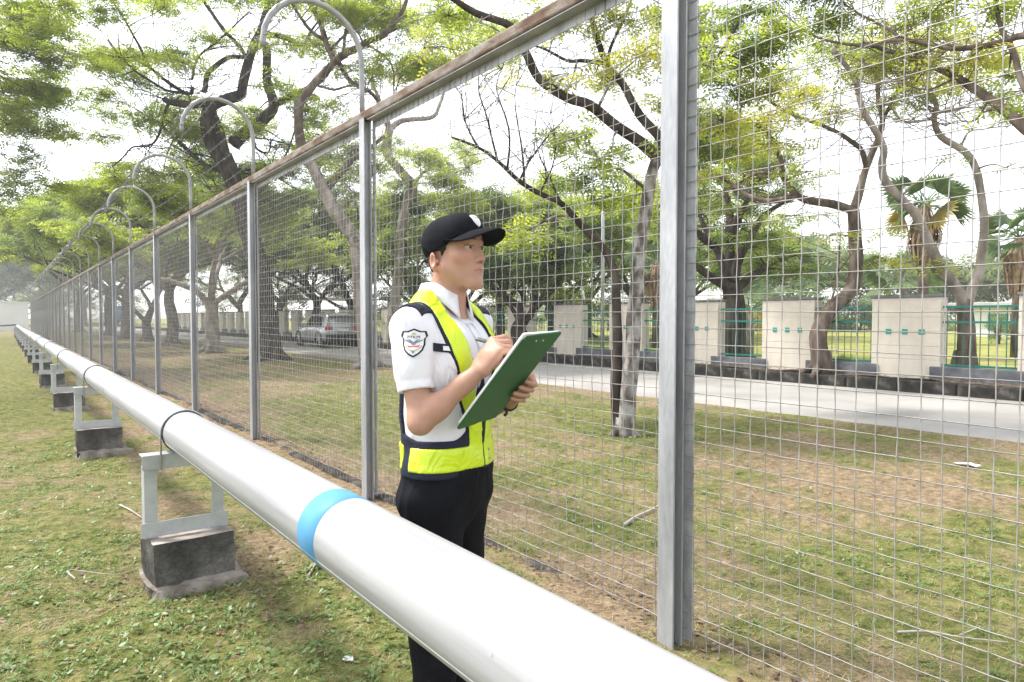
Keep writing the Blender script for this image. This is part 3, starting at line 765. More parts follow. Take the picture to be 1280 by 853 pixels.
# white boundary wall closing the far end of the lawn
gate = empty('end_wall', (-1.4, 92, 0), 'plain white wall closing off the far end of the lawn', 'wall')
mb = MB(); mb.bevbox((-2.2, 0, -0.1), (3.6, 0.3, 3.0), .03); mb.build('wall', M['white'], gate)
mb = MB(); mb.bevbox((-2.3, -0.08, 3.0), (3.7, 0.38, 3.12), .02); mb.build('coping', M['white'], gate)
shed = empty('low_shed', (-12.5, 92, 0), 'low pale shed with sloping sheet roof at far left', 'shed')
mb = MB(); mb.box((-8, 0, -0.1), (8.4, 6, 2.9)); mb.build('wall', M['cream'], shed)
mb = MB(); mb.add([(-8.6, -.8, 3.0), (9, -.8, 3.0), (9, 3, 4.6), (-8.6, 3, 4.6), (-8.6, -.8, 3.12), (9, -.8, 3.12), (9, 3, 4.72), (-8.6, 3, 4.72)], [(0,3,2,1),(4,5,6,7),(0,1,5,4),(1,2,6,5),(2,3,7,6),(3,0,4,7)]); mb.build('roof', M['roof'], shed)
for k in range(3):
    mb = MB(); mb.box((-6 + k * 5, -0.04, 1.2), (-4.4 + k * 5, 0.02, 2.3)); mb.build('window', M['teal_glass'], shed)
def lorry(x, y, lab):
    o = empty('box_lorry', (x, y, 0.03), lab, 'lorry')
    mb = MB(); mb.bevbox((-1.2, 0, .9), (1.2, 5.5, 3.3), .05); mb.build('cargo_box', M['bluepaint'], o)
    mb = MB(); mb.prism([(5.7, .55), (7.5, .55), (7.55, 1.3), (7.2, 2.3), (5.7, 2.4)], 0, -1.1, 1.1); mb.build('cab', M['white'], o)
    mb = MB(); mb.bevbox((-.9, .2, .55), (.9, 7.2, .85), .02); mb.build('chassis', M['plastic'], o)
    for yy in (1.2, 6.5):
        for s in (-1, 1):
            mb = MB(); mb.tube([(s*.85, yy, .48), (s*1.15, yy, .48)], .48, 16); mb.build('wheel', M['tyre'], o)
    mb = MB(); mb.box((-1.11, 6.2, 1.4), (-1.105, 7.1, 2.1)); mb.build('side_window', M['glass_dark'], o)
lorry(15.2, 132, 'blue box lorry far down the road beyond the fence')
# pavilion behind the wall on the left
pav = empty('white_pavilion', (20.5, 50, PARK_Z), 'small white pavilion with pitched roof behind the far wall', 'pavilion')
for sx in (-2.8, 2.8):
    for sy in (-3.4, 3.4):
        mb = MB(); mb.bevbox((sx-.12, sy-.12, -.2), (sx+.12, sy+.12, 2.5), .01); mb.build('column', M['white'], pav)
mb = MB(); mb.add([(-3.4,-4,2.5),(3.4,-4,2.5),(3.4,4,2.5),(-3.4,4,2.5),(0,-1.2,3.9),(0,1.2,3.9)], [(0,3,2,1),(0,1,4),(1,2,5,4),(2,3,5),(3,0,4,5)]); mb.build('roof', M['white'], pav)
# low white building beyond the park lawn on the right
bld = empty('park_building', (48, 14, PARK_Z), 'low white building with teal windows across the park lawn', 'building')
mb = MB(); mb.box((0, -14, -.2), (8, 3.4, 1.75)); mb.build('wall', M['white'], bld)
mb = MB(); mb.bevbox((-.6, -14.6, 1.76), (8.6, 4.0, 2.05), .03); mb.build('roof', M['roof'], bld)
for k in range(4):
    mb = MB(); mb.box((-.05, -12.5 + k * 4.1, .35), (.02, -10.3 + k * 4.1, 1.35)); wd = mb.build('window', M['teal_glass'], bld)
    mb = MB(); mb.box((-.07, -11.44 + k * 4.1, .35), (-.052, -11.36 + k * 4.1, 1.35)); mb.build('mullion', M['white'], wd)
# lamp post behind the wall
c = px(753, 420, 24.5)
lp = empty('lamp_post', (c.x, c.y, PARK_Z - .1), 'slim grey lamp post behind the wall left of the pale trunk', 'lamp post')
mb = MB(); mb.tube([(0, 0, 0), (0, 0, 3), (0, 0, 6.5)], [.075, .065, .05], 10); mb.build('pole', M['galv'], lp, True)
mb = MB(); mb.tube([(0, 0, 6.48), (-.2, -.1, 6.7), (-.9, -.45, 6.85)], .035, 6); mb.build('bracket_arm', M['galv'], lp, True)
mb = MB(); mb.bevbox((-1.35, -.72, 6.8), (-.85, -.38, 6.92), .03); mb.build('lamp_head', M['galv'], lp)
# ------------------------------------------------------------------ trees: traced limbs, grown branches, feathery sprays of leaflets
M['bark_dark'] = nmat('dark_bark', [(0.028, 0.022, 0.018), (0.06, 0.048, 0.04), (0.12, 0.10, 0.085)], scale=7, detail=8, rough=0.95, bump=0.9, bscale=18, stretch=(1, 1, 0.35), spec=0.1)
M['bark_mid'] = nmat('brown_bark', [(0.06, 0.045, 0.035), (0.13, 0.10, 0.08), (0.24, 0.20, 0.17)], scale=6, detail=8, rough=0.95, bump=0.9, bscale=16, stretch=(1, 1, 0.35), spec=0.1)
M['bark_pale'] = nmat('pale_bark', [(0.12, 0.10, 0.085), (0.25, 0.215, 0.185), (0.38, 0.34, 0.30)], scale=5, detail=8, rough=0.95, bump=0.7, bscale=16, stretch=(1, 1, 0.4), spec=0.1)
M['bark_lichen'] = nmat('lichen_bark', [(0.07, 0.06, 0.052), (0.15, 0.13, 0.115), (0.29, 0.275, 0.26), (0.40, 0.385, 0.37)], scale=9, detail=8, rough=0.95, bump=0.6, bscale=22, stretch=(1, 1, 0.6), stops=[0.36, 0.47, 0.56, 0.72], spec=0.1)
M['leaf_lime'] = leafmat('lime_leaf', (0.14, 0.20, 0.024), (0.25, 0.33, 0.036), (0.38, 0.44, 0.055), 0.58)
M['leaf_yellow'] = leafmat('yellow_green_leaf', (0.16, 0.20, 0.03), (0.30, 0.34, 0.045), (0.46, 0.44, 0.07), 0.58)
M['leaf_mid'] = leafmat('mid_green_leaf', (0.08, 0.135, 0.024), (0.155, 0.23, 0.038), (0.26, 0.32, 0.055), 0.55)
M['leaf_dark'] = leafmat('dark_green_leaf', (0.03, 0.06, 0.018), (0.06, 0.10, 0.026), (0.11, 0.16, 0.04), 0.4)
M['leaf_haze'] = leafmat('grey_green_leaf', (0.11, 0.15, 0.045), (0.18, 0.23, 0.07), (0.26, 0.31, 0.10), 0.55)

def spray_template(pairs=4):
    """one feathery frond: pointed leaflets in pairs along a drooping stalk, unit length"""
    V = []; F = []
    for k in range(pairs):
        t = 0.10 + 0.80 * k / (pairs - 1); ln = 0.43 * (1 - 0.5 * abs(t - 0.45)); wd = 0.23
        zd = -0.18 * t * t
        for s in (-1, 1):
            b = np.array((t, 0, zd)); d = np.array((0.55, s * 0.84, -0.12)); e = np.array((-0.84, s * 0.55, 0))
            i = len(V)
            V += [b, b + d * ln * (.62 if s > 0 else .5) - e * wd * 0.5, b + d * ln + e * wd * 0.28]
            F.append((i, i + 1, i + 2) if s > 0 else (i, i + 2, i + 1))
    i = len(V); V += [np.array((0.88, 0, -.14)), np.array((1.04, .07, -.17)), np.array((1.18, -.03, -.22))]; F.append((i, i+1, i+2))
    return np.array(V), np.array(F)
SPV, SPF = spray_template()

def sprays(centres, sizes, rng_, tilt=0.55, droop=0.0):
    """place the frond template at every centre with its own heading, tilt and size"""
    n = len(centres)
    az = rng_.uniform(0, 2 * np.pi, n); pit = rng_.normal(-droop, tilt * 0.6, n); rol = rng_.normal(0, tilt, n)
    ca, sa, cp, sp, cr_, sr = np.cos(az), np.sin(az), np.cos(pit), np.sin(pit), np.cos(rol), np.sin(rol)
    X = np.stack([ca * cp, sa * cp, sp], 1)
    Y0 = np.stack([-sa, ca, np.zeros(n)], 1); Z0 = np.cross(X, Y0)
    Y = Y0 * cr_[:, None] + Z0 * sr[:, None]; Z = np.cross(X, Y)
    T = SPV * np.array((1, 1, 1))
    P = (T[None, :, 0:1] * X[:, None] + T[None, :, 1:2] * Y[:, None] + T[None, :, 2:3] * Z[:, None]) * sizes[:, None, None] + centres[:, None]
    F = SPF[None] + (np.arange(n) * len(SPV))[:, None, None]
    return P.reshape(-1, 3), F.reshape(-1, 3)

class Tree:
    def __init__(self, name, base, label, bark, leaf, group=None, cat='tree', seed=1):
        self.base = Vector(base); self.root = empty(name, self.base, label, cat, group)
        self.bark, self.leaf = bark, leaf
        self.rng = np.random.default_rng(seed); self.r = random.Random(seed)
        self.wood = MB(); self.nodes = []           # (position, radius) samples limbs can sprout from
        self.lc = {}; self.part_no = 0
    def limb(self, pts, r0, r1, seg=4, sides=9, wob=0.0, power=1.0, keep=True):
        P = catmull(pts, seg); n = len(P); out = []; rad = []
        for i, p in enumerate(P):
            t = i / (n - 1); r_ = r0 + (r1 - r0) * t ** power
            q = Vector(p) - self.base
            if wob and 0 < i: q += Vector(mnoise.noise_vector(Vector(p) * 1.7)) * wob
            out.append(q); rad.append(r_ * (1 + 0.10 * mnoise.noise(Vector(p) * 3)))
            if keep: self.nodes.append((q + self.base, r_))
        self.wood.tube(out, rad, sides, True)
        return [o + self.base for o in out]
    def trunk_base(self, p, r_, n=6):
        """root flare"""
        for k in range(n):
            a = 2 * math.pi * (k + self.r.random() * .5) / n
            d = Vector((math.cos(a), math.sin(a), 0))
            q = Vector(p) - self.base
            self.wood.tube([q + Vector((0, 0, r_ * 2.2)) + d * r_ * .35, q + d * r_ * .8 + Vector((0, 0, r_ * .7)), q + d * r_ * (1.9 + self.r.random()) + Vector((0, 0, -.06))], [r_ * .6, r_ * .5, r_ * .18], 6)
    def flush_wood(self, name='trunk', bark=None):
        self.wood.build(name, bark or self.bark, self.root, True); self.wood = MB()
    def cluster(self, c, rad, n, size, leaf=None, tilt=0.55, twigs=True, reach=None, flat=0.45):
        """a clump of foliage: a branchlet from the nearest limb, twigs fanning out, fronds along the twigs"""
        c = Vector(c); rad = Vector(rad)
        if twigs and self.nodes:
            best = min(self.nodes, key=lambda q: (q[0] - c).length_squared * (1.0 if q[0].z < c.z + .2 else 1.6))
            a = best[0]; d = (c - a).length
            if d > 0.15:
                mid = a.lerp(c, .5) + Vector((self.r.uniform(-.12, .12) * d, self.r.uniform(-.12, .12) * d, self.r.uniform(-.02, .14) * d))
                rb = min(best[1] * .6, 0.012 + 0.012 * d)
                self.limb([a, a.lerp(mid, .5) + Vector((0, 0, .03 * d)), mid, mid.lerp(c, .55), c], rb, max(rb * .35, .004), 2, 5, keep=False)
        nt = max(2, n // 9); ends = []
        for k in range(nt):
            v = Vector(self.rng.normal(0, 1, 3)); v.normalize(); q = self.rng.uniform(.45, 1.0) ** 0.6
            e = c + Vector((v.x * rad.x, v.y * rad.y, v.z * rad.z)) * q
            ends.append(e)
            if twigs:
                m_ = c.lerp(e, .5) + Vector((0, 0, .08 * (e - c).length))
                self.wood.tube([c - self.base, m_ - self.base, e - self.base], [.008 + size * .006, .006 + size * .004, .003], 3, False)
        E = np.array([list(e) for e in ends]); C0 = np.array(list(c))
        pick = self.rng.integers(0, nt, n); t = self.rng.uniform(.25, 1.08, n)[:, None]
        P = C0 + (E[pick] - C0) * t + self.rng.normal(0, 1, (n, 3)) * np.array((rad.x, rad.y, rad.z * .8)) * 0.16
        S = size * self.rng.uniform(.6, 1.25, n)
        self.lc.setdefault(leaf or self.leaf, []).append((P, S, tilt))
    def twiggy(self, n, ln, rmax=.08, r0=.008):
        """fine crooked twigs off the thinner limbs"""
        src = [q for q in self.nodes if q[1] < rmax]
        for _ in range(n):
            a, ra = self.r.choice(src); d = Vector((self.r.uniform(-1, 1), self.r.uniform(-1, 1), self.r.uniform(-.25, .8))).normalized(); p = [a]; L_ = ln * self.r.uniform(.5, 1.3)
            for k in range(4):
                d = (d + Vector((self.r.uniform(-.5, .5), self.r.uniform(-.5, .5), self.r.uniform(-.35, .35)))).normalized(); p.append(p[-1] + d * L_ / 4)
            self.wood.tube([q - self.base for q in p], [r0, r0 * .8, r0 * .65, r0 * .5, r0 * .3], 4, False)
            e = p[2] + (d + Vector((self.r.uniform(-.9, .9), self.r.uniform(-.9, .9), self.r.uniform(-.3, .6)))).normalized() * L_ * .5
            self.wood.tube([p[2] - self.base, e - self.base], [r0 * .5, r0 * .25], 3, False)
    def finish(self, name='crown'):
        if self.wood.v: self.flush_wood('twigs')
        for c_ in self.root.children:
            if c_.name.startswith(('twigs', 'limbs')): c_['kind'] = 'stuff'
        for lf, parts in self.lc.items():
            Vs = []; Fs = []; b = 0
            for P, S, tl in parts:
                v, f = sprays(P - np.array(list(self.base)), S, self.rng, tl, 0.12)
                Vs.append(v); Fs.append(f + b); b += len(v)
            link(name, np_mesh(name, np.concatenate(Vs), np.concatenate(Fs), M[lf] if isinstance(lf, str) else lf), self.root)
        return self.root

def spray_size(z): return min(0.85, 0.12 + 0.0085 * z)
def pclump(T, x, y, z, rx, ry, cov=0.6, leaf=None, depth=None, tilt=0.55, k=1.0, twigs=True):
    """clump placed where the photograph shows one, at depth z, rx by ry photo pixels across"""
    m = z / FOC; s = spray_size(z) * k
    n = int(max(10, cov * math.pi * rx * ry / (0.042 * (s / m) ** 2)))
    rd = rx * m; dd = depth if depth else max(rd * .8, .5)
    T.cluster(px(x, y, z), (rd * .8 + dd * .2, rd * .4 + dd * .6, ry * m), n, s, leaf, tilt, twigs)
def pl(T, pts, z, r0, r1, **kw):
    return T.limb([px(p[0], p[1], z + (p[2] if len(p) > 2 else 0)) for p in pts], r0, r1, **kw)
def scatter(T, region, z, n, rx, ry, cov, seed, leaf=None, k=1.0, zs=1.5, twigs=True, tilt=0.55):
    rr = random.Random(seed); x0, y0, x1, y1 = region
    for _ in range(n):
        pclump(T, rr.uniform(x0, x1), rr.uniform(y0, y1), z + rr.uniform(-zs, zs), rx * rr.uniform(.65, 1.3), ry * rr.uniform(.65, 1.3), cov * rr.uniform(.7, 1.25), leaf, k=k, twigs=twigs, tilt=tilt)

def gbase(x, z, gz):     # ground point under photo column x at depth z
    p = px(x, 400, z); return Vector((p.x, p.y, gz))

# --- pale-trunked tree close behind the fence
b = gbase(780, 7.95, -.03)
T = Tree('verge_tree', b, 'slim tree with white blotched trunk just beyond the fence', M['bark_lichen'], 'leaf_yellow', seed=11)
pl(T, [(780, 556), (786, 490), (793, 400, .02), (799, 330, .05), (806, 270, .05), (813, 225), (821, 196)], 7.95, 0.095, 0.066, wob=.02, sides=12)
T.trunk_base(b + Vector((0, 0, .05)), .10, 5)
T.flush_wood('trunk')
pl(T, [(773, 556, .1), (770, 480, .1), (772, 420, .12), (769, 350, .2), (755, 312, .2), (730, 285, .2), (703, 255, .1), (675, 242, 0), (649, 227, -.1), (622, 201, -.3), (598, 184, -.4), (565, 172, -.6)], 7.95, 0.075, 0.012, wob=.015, power=.8)
for tw in ([(649, 227, -.1), (662, 200, -.2), (688, 165, -.3), (716, 140, -.3)], [(655, 229, -.1), (650, 180, 0), (644, 120, .1), (652, 70, .2)], [(622, 201, -.3), (610, 150, -.4), (598, 110, -.5), (604, 70, -.5)],
           [(634, 212, -.2), (636, 160, -.3), (622, 110, -.3), (630, 80, -.2)], [(675, 242, 0), (690, 210, .2), (694, 170, .3), (688, 130, .4)], [(703, 255, .1), (688, 225, .3), (672, 190, .5), (668, 150, .6)], [(598, 184, -.4), (580, 150, -.5), (575, 120, -.6)]):
    L0 = pl(T, tw, 7.95, .014, .003, wob=.03, sides=6)
    for q in range(5):
        a = L0[T.r.randrange(2, len(L0) - 1)]; e = a + Vector((T.r.uniform(-.35, .35), T.r.uniform(-.3, .3), T.r.uniform(.1, .5)))
        T.limb([a, a.lerp(e, .5) + Vector((T.r.uniform(-.06, .06), 0, .03)), e], .007, .0025, 2, 4, keep=False)
A = pl(T, [(821, 198), (800, 179, -.1), (776, 162, -.2), (737, 133, -.4), (709, 123, -.5), (674, 98, -.6), (658, 66, -.7), (640, 33, -.8), (594, 15, -1.0), (568, 0, -1.1), (530, -25, -1.3)], 7.95, 0.070, 0.026, wob=.02)
B = pl(T, [(820, 200), (826, 176, .1), (800, 144, .2), (779, 105, .3), (758, 79, .35), (741, 28, .4), (734, -5, .5), (720, -60, .6)], 7.95, 0.062, 0.026, wob=.02)
pl(T, [(758, 79, .35), (727, 75, .3), (709, 75, .2), (677, 61, .1), (640, 52, 0)], 7.95, 0.028, 0.009, wob=.02)
pl(T, [(758, 79, .35), (765, 53, .4), (786, 7, .5), (800, -30, .6)], 7.95, 0.026, 0.011, wob=.02)
pl(T, [(722, 76, .3), (715, 100, .3), (703, 125, .35)], 7.95, 0.013, 0.004)
pl(T, [(821, 198), (838, 160, .3), (870, 110, .7), (905, 60, 1.0), (930, 10, 1.3)], 7.95, 0.053, 0.018, wob=.03)
pl(T, [(815, 220), (835, 190, .5), (862, 180, .9), (900, 165, 1.3)], 7.95, 0.035, 0.011, wob=.03)
pl(T, [(810, 240), (780, 215, .5), (755, 205, .9), (735, 180, 1.2)], 7.95, 0.022, 0.007, wob=.03)
T.flush_wood('limbs', M['bark_dark'])
for (x, y, rx, ry, cv, lf) in [(700, 30, 55, 26, .5, None), (745, 95, 40, 22, .5, None), (800, 70, 45, 26, .6, None), (832, 130, 40, 22, .55, None), (770, 25, 45, 22, .55, None), (690, 95, 40, 18, .35, None),
        (850, 20, 50, 30, .6, 'leaf_lime'), (880, 80, 50, 26, .55, 'leaf_lime'), (900, 150, 45, 22, .45, None), (720, 175, 45, 22, .4, 'leaf_lime'), (765, 190, 40, 20, .45, 'leaf_lime'), (735, 230, 40, 20, .35, 'leaf_mid'),
        (660, 30, 50, 20, .4, 'leaf_lime'), (600, 60, 45, 20, .35, 'leaf_lime'), (560, 20, 50, 22, .45, 'leaf_lime'), (795, 245, 32, 18, .35, 'leaf_lime'), (845, 230, 30, 20, .4, None), (640, 95, 30, 14, .25, None), (530, 60, 40, 18, .3, None), (740, -20, 70, 25, .6, None)]:
    pclump(T, x, y, 7.95 + T.r.uniform(-.8, 1.2), rx, ry, cv, lf, depth=.6)
T.twiggy(90, .8, .05, .006)
scatter(T, (640, 150, 830, 300), 9.2, 9, 36, 18, .35, 303, 'leaf_lime', zs=.8)
scatter(T, (840, 0, 960, 190), 9.6, 14, 42, 24, .5, 301, 'leaf_mid', zs=.9)
scatter(T, (850, 90, 1000, 200), 9.8, 7, 40, 18, .4, 302, 'leaf_yellow', zs=.9)
T.finish()

# --- leaning kerb tree right of the near post
b = gbase(1028, 14.5, .24)
T = Tree('verge_tree', b, 'leaning brown tree with kinked trunk rising from the far kerb', M['bark_mid'], 'leaf_yellow', seed=12)
pl(T, [(1028, 470), (1024, 440), (1024, 416), (1036, 390, .1), (1064, 363, .2), (1070, 330, .2), (1068, 290, .2), (1067, 262, .2)], 14.5, 0.188, 0.120, wob=.03, sides=12)
T.trunk_base(b, .2, 6); T.flush_wood('trunk')
pl(T, [(1066, 264, .2), (1040, 255, .1), (1010, 250, 0), (993, 242, -.1), (979, 221, -.2), (976, 198, -.2), (965, 174, -.3), (945, 157, -.5), (910, 140, -.7)], 14.5, 0.096, 0.032, wob=.04)
pl(T, [(996, 245, -.1), (962, 252, .2), (935, 245, .5), (914, 228, .7), (877, 208, 1.0), (850, 190, 1.2)], 14.5, 0.068, 0.024, wob=.04)
pl(T, [(1068, 262, .2), (1074, 242, .2), (1080, 220, .2), (1084, 208, .2), (1097, 174, .2), (1104, 150, .2), (1098, 120, .3), (1100, 80, .4), (1110, 30, .5)], 14.5, 0.096, 0.032, wob=.03)
pl(T, [(1084, 210, .2), (1077, 188, 0), (1064, 177, -.2), (1043, 163, -.3), (1006, 150, -.5), (970, 132, -.8), (930, 100, -1)], 14.5, 0.060, 0.024, wob=.03)
pl(T, [(979, 221, -.2), (950, 215, .4), (925, 228, .8), (900, 240, 1)], 14.5, 0.040, 0.012, wob=.03)
pl(T, [(1036, 390, .1), (1048, 340, .4), (1050, 300, .6), (1046, 270, .8)], 14.5, 0.024, 0.008, wob=.04)
pl(T, [(1104, 150, .2), (1125, 110, .5), (1150, 80, .8), (1190, 60, 1.2)], 14.5, 0.040, 0.012, wob=.04)
T.flush_wood('limbs')
for (x, y, rx, ry, cv, lf) in [(950, 150, 50, 20, .45, None), (1000, 120, 55, 20, .45, None), (1050, 140, 40, 16, .35, None), (930, 195, 45, 20, .5, 'leaf_lime'), (890, 215, 45, 22, .5, 'leaf_lime'), (1010, 215, 38, 14, .35, 'leaf_lime'),
        (1080, 90, 50, 20, .4, None), (960, 90, 55, 22, .45, 'leaf_lime'), (1110, 50, 55, 20, .4, None), (1040, 60, 60, 22, .4, 'leaf_lime'), (990, 270, 40, 14, .35, 'leaf_lime'), (1035, 295, 26, 12, .3, None), (1150, 95, 50, 16, .35, None)]:
    pclump(T, x, y, 14.5 + T.r.uniform(-1.2, 1.2), rx, ry, cv, lf, depth=1.0)
T.twiggy(120, 1.5, .07, .011)
T.finish()

# --- forked tree behind the railing at right
b = gbase(1207, 13.9, PARK_Z - .05)
T = Tree('park_tree', b, 'grey forked tree behind the railing right of the widest cream panel', M['bark_pale'], 'leaf_lime', seed=13)
pl(T, [(1207, 470), (1208, 430), (1207, 395), (1205, 375)], 13.9, 0.184, 0.136, wob=.02, sides=12); T.trunk_base(b, .22, 6)
T.flush_wood('trunk', M['bark_mid'])
pl(T, [(1206, 385), (1196, 361, -.05), (1176, 334, -.1), (1162, 305, -.2), (1155, 290, -.2), (1142, 266, -.3), (1108, 229, -.4), (1103, 205, -.4), (1104, 186, -.5), (1090, 157, -.6), (1077, 133, -.7), (1066, 95, -.8), (1040, 60, -1)], 13.9, 0.116, 0.041, wob=.02, sides=10)
pl(T, [(1207, 388), (1213, 368, .1), (1224, 340, .2), (1227, 320, .2), (1230, 280, .2), (1223, 222, .2), (1206, 191, .1), (1176, 171, 0), (1168, 150, -.1), (1171, 132, -.2), (1160, 100, -.3), (1175, 60, -.4)], 13.9, 0.109, 0.034, wob=.02, sides=10)
pl(T, [(1170, 140, -.1), (1195, 138, .1), (1213, 130, .2), (1240, 112, .4)], 13.9, 0.034, 0.014, wob=.03)
pl(T, [(1200, 184, .1), (1212, 165, .3), (1235, 160, .5), (1260, 158, .8)], 13.9, 0.024, 0.008, wob=.03)
pl(T, [(1168, 148, -.1), (1145, 152, -.3), (1125, 150, -.5), (1110, 130, -.7), (1095, 128, -.8)], 13.9, 0.027, 0.010, wob=.03)
pl(T, [(1168, 145, -.1), (1150, 120, .2), (1130, 105, .4), (1105, 95, .7)], 13.9, 0.027, 0.008, wob=.03)
T.flush_wood('limbs')
for (x, y, rx, ry, cv, lf) in [(1160, 120, 45, 14, .35, None), (1200, 100, 50, 18, .4, 'leaf_yellow'), (1240, 130, 40, 14, .35, None), (1120, 130, 40, 14, .35, None), (1090, 60, 55, 18, .4, None), (1180, 50, 60, 20, .4, 'leaf_yellow'), (1250, 70, 55, 20, .4, 'leaf_lime'), (1130, 330, 40, 12, .3, 'leaf_yellow'), (1125, 285, 34, 10, .25, 'leaf_yellow'), (1190, 330, 20, 8, .2, 'leaf_yellow'), (1180, 200, 12, 8, .25, 'leaf_mid'), (1258, 210, 14, 9, .2, 'leaf_mid')]:
    pclump(T, x, y, 13.9 + T.r.uniform(-1, 1), rx, ry, cv, lf, depth=.9)
T.twiggy(110, 1.4, .06, .010)
T.finish()

# --- dark spreading tree behind the railing, right of the near post
b = gbase(916, 18.4, PARK_Z - .05)
T = Tree('park_tree', b, 'dark bushy tree behind the railing just right of the near post', M['bark_dark'], 'leaf_mid', seed=14)
pl(T, [(913, 452), (916, 420), (918, 388), (915, 355)], 18.4, .36, .27, wob=.02, sides=12); T.trunk_base(b, .3, 6)
for p in ([(916, 362), (894, 350, -.2), (873, 333, -.4), (850, 315, -.6), (830, 285, -.8)], [(915, 350), (904, 330, .2), (892, 306, .4), (880, 282, .6), (868, 255, .9)], [(915, 352), (911, 303), (912, 270, .2), (908, 240, .4), (915, 200, .6)],
          [(917, 352), (926, 320, -.3), (945, 285, -.6), (965, 262, -.9), (990, 250, -1.2)], [(918, 362), (940, 345, .3), (965, 330, .6), (1000, 315, 1)], [(911, 303), (925, 270, -.5), (940, 235, -.9)], [(892, 306, .4), (870, 290, 0), (855, 260, -.4)]):
    pl(T, p, 18.4, .15, .035, wob=.05)
T.flush_wood('trunk')
scatter(T, (835, 185, 1000, 310), 18.4, 22, 32, 13, .42, 3, None, zs=2.2)
scatter(T, (860, 290, 1005, 345), 18.4, 9, 32, 12, .5, 5, None, zs=1.8)
scatter(T, (840, 140, 980, 200), 18.4, 8, 36, 14, .42, 7, 'leaf_lime', zs=1.8)
T.twiggy(60, 1.6, .1, .014)
T.finish()

# --- big dark spreading tree on the verge, left
b = gbase(336, 22, 0.0)
T = Tree('verge_tree', b, 'big dark twisted spreading tree on the verge left of the guard', M['bark_dark'], 'leaf_lime', seed=15)
pl(T, [(338, 458), (334, 420), (328, 370), (320, 320), (308, 275), (297, 240), (288, 215), (280, 195)], 22, .40, .25, wob=.03, sides=12); T.trunk_base(b, .36, 7)
T.flush_wood('trunk')
pl(T, [(290, 225), (272, 195, -.2), (260, 170, -.3), (256, 146, -.4), (262, 128, -.5), (240, 132, -.8), (212, 127, -1.0), (204, 122, -1.1)], 22, .2, .07, wob=.06)
pl(T, [(282, 200), (270, 160, .2), (264, 135, .3), (281, 124, .2), (300, 118, .1), (303, 108, .1), (310, 75, 0), (321, 50, -.2), (330, 30, -.3), (334, 0, -.4), (320, -40, -.5)], 22, .2, .11, wob=.05)
pl(T, [(292, 180, .2), (310, 165, .4), (330, 148, .6), (342, 132, .7), (334, 100, .7), (333, 62, .7), (322, 47, .6), (345, 44, .5), (380, 58, .3)], 22, .22, .08, wob=.05)
pl(T, [(342, 132, .7), (362, 122, 1), (394, 105, 1.4), (417, 80, 1.8)], 22, .13, .09, wob=.05)
pl(T, [(255, 115, -.4), (262, 90, -.3), (285, 72, -.2), (305, 68, -.1), (282, 40, -.4), (265, 15, -.7), (250, -5, -.9)], 22, .09, .045, wob=.05)
pl(T, [(240, 110, -.7), (235, 118, -.6), (210, 105, -1), (185, 80, -1.4), (166, 43, -1.8), (140, 0, -2.2)], 22, .06, .025, wob=.06)
pl(T, [(235, 118, -.8), (205, 112, -1.2), (175, 92, -1.6), (150, 72, -2), (135, 50, -2.4)], 22, .045, .02, wob=.06)
pl(T, [(210, 130, -1), (204, 150, -1), (196, 175, -.9), (185, 183, -.8), (165, 185, -.6), (140, 208, -.3)], 22, .045, .02, wob=.05)
pl(T, [(240, 100, -.8), (250, 70, -1), (280, 45, -1.2), (312, 15, -1.4)], 22, .04, .02, wob=.05)
pl(T, [(315, 160, .5), (320, 185, .3), (335, 190, .2), (338, 175, 0)], 22, .05, .02, wob=.05)
pl(T, [(303, 255, 0), (330, 235, -.5), (355, 200, -1), (375, 150, -1.4)], 22, .06, .02, wob=.06)
pl(T, [(290, 220, 0), (255, 205, .4), (225, 180, .8), (190, 150, 1.3)], 22, .09, .03, wob=.08)
T.flush_wood('limbs')
scatter(T, (110, 60, 250, 180), 21.5, 18, 44, 13, .5, 21, 'leaf_lime', zs=2.0, tilt=.4)
scatter(T, (130, 120, 420, 225), 23, 22, 42, 13, .55, 22, 'leaf_lime', zs=2.5, tilt=.4)
scatter(T, (100, -20, 420, 60), 21, 15, 48, 14, .42, 23, None, zs=2.0, tilt=.4)
scatter(T, (180, 170, 400, 260), 25, 16, 40, 14, .55, 24, 'leaf_mid', zs=2.0, tilt=.45)
scatter(T, (330, 60, 400, 110), 22, 3, 30, 9, .3, 25, None, zs=1.0)
T.twiggy(120, 2.2, .12, .016)
T.finish()

# --- pale slanting tree behind the second post
b = gbase(462, 19.2, 0.0)
T = Tree('verge_tree', b, 'pale slanting trunk with a round knot hole behind the second post', M['bark_pale'], 'leaf_lime', seed=16)
pl(T, [(463, 462), (457, 420), (452, 370), (449, 330), (445, 302), (430, 280), (415, 258), (402, 232), (392, 212), (378, 190)], 19.2, 0.248, 0.152, wob=.02, sides=12); T.trunk_base(b, .25, 6)
kn = px(448, 303, 19.2) - b - CF * .27
T.wood.tube([kn + CR * (.13 * math.cos(a)) + CU * (.13 * math.sin(a)) for a in np.linspace(0, 2 * math.pi, 13)], .055, 6, False)
T.flush_wood('trunk')
pl(T, [(385, 205), (376, 180), (373, 150), (374, 132), (382, 120), (394, 103), (408, 88), (417, 77), (408, 55, .2), (401, 30, .4), (390, 10, .6), (372, -20, .8)], 19.2, 0.152, 0.060, wob=.03)
pl(T, [(417, 78), (440, 63, -.3), (458, 54, -.5), (480, 44, -.7), (500, 18, -.9), (512, -10, -1.1)], 19.2, 0.112, 0.048, wob=.04)
pl(T, [(420, 75, .1), (428, 85, .3), (438, 101, .5), (462, 115, .9), (474, 130, 1.2)], 19.2, 0.080, 0.048, wob=.03)
pl(T, [(398, 108, 0), (418, 112, -.3), (440, 108, -.6), (458, 112, -.9)], 19.2, 0.040, 0.024, wob=.04)
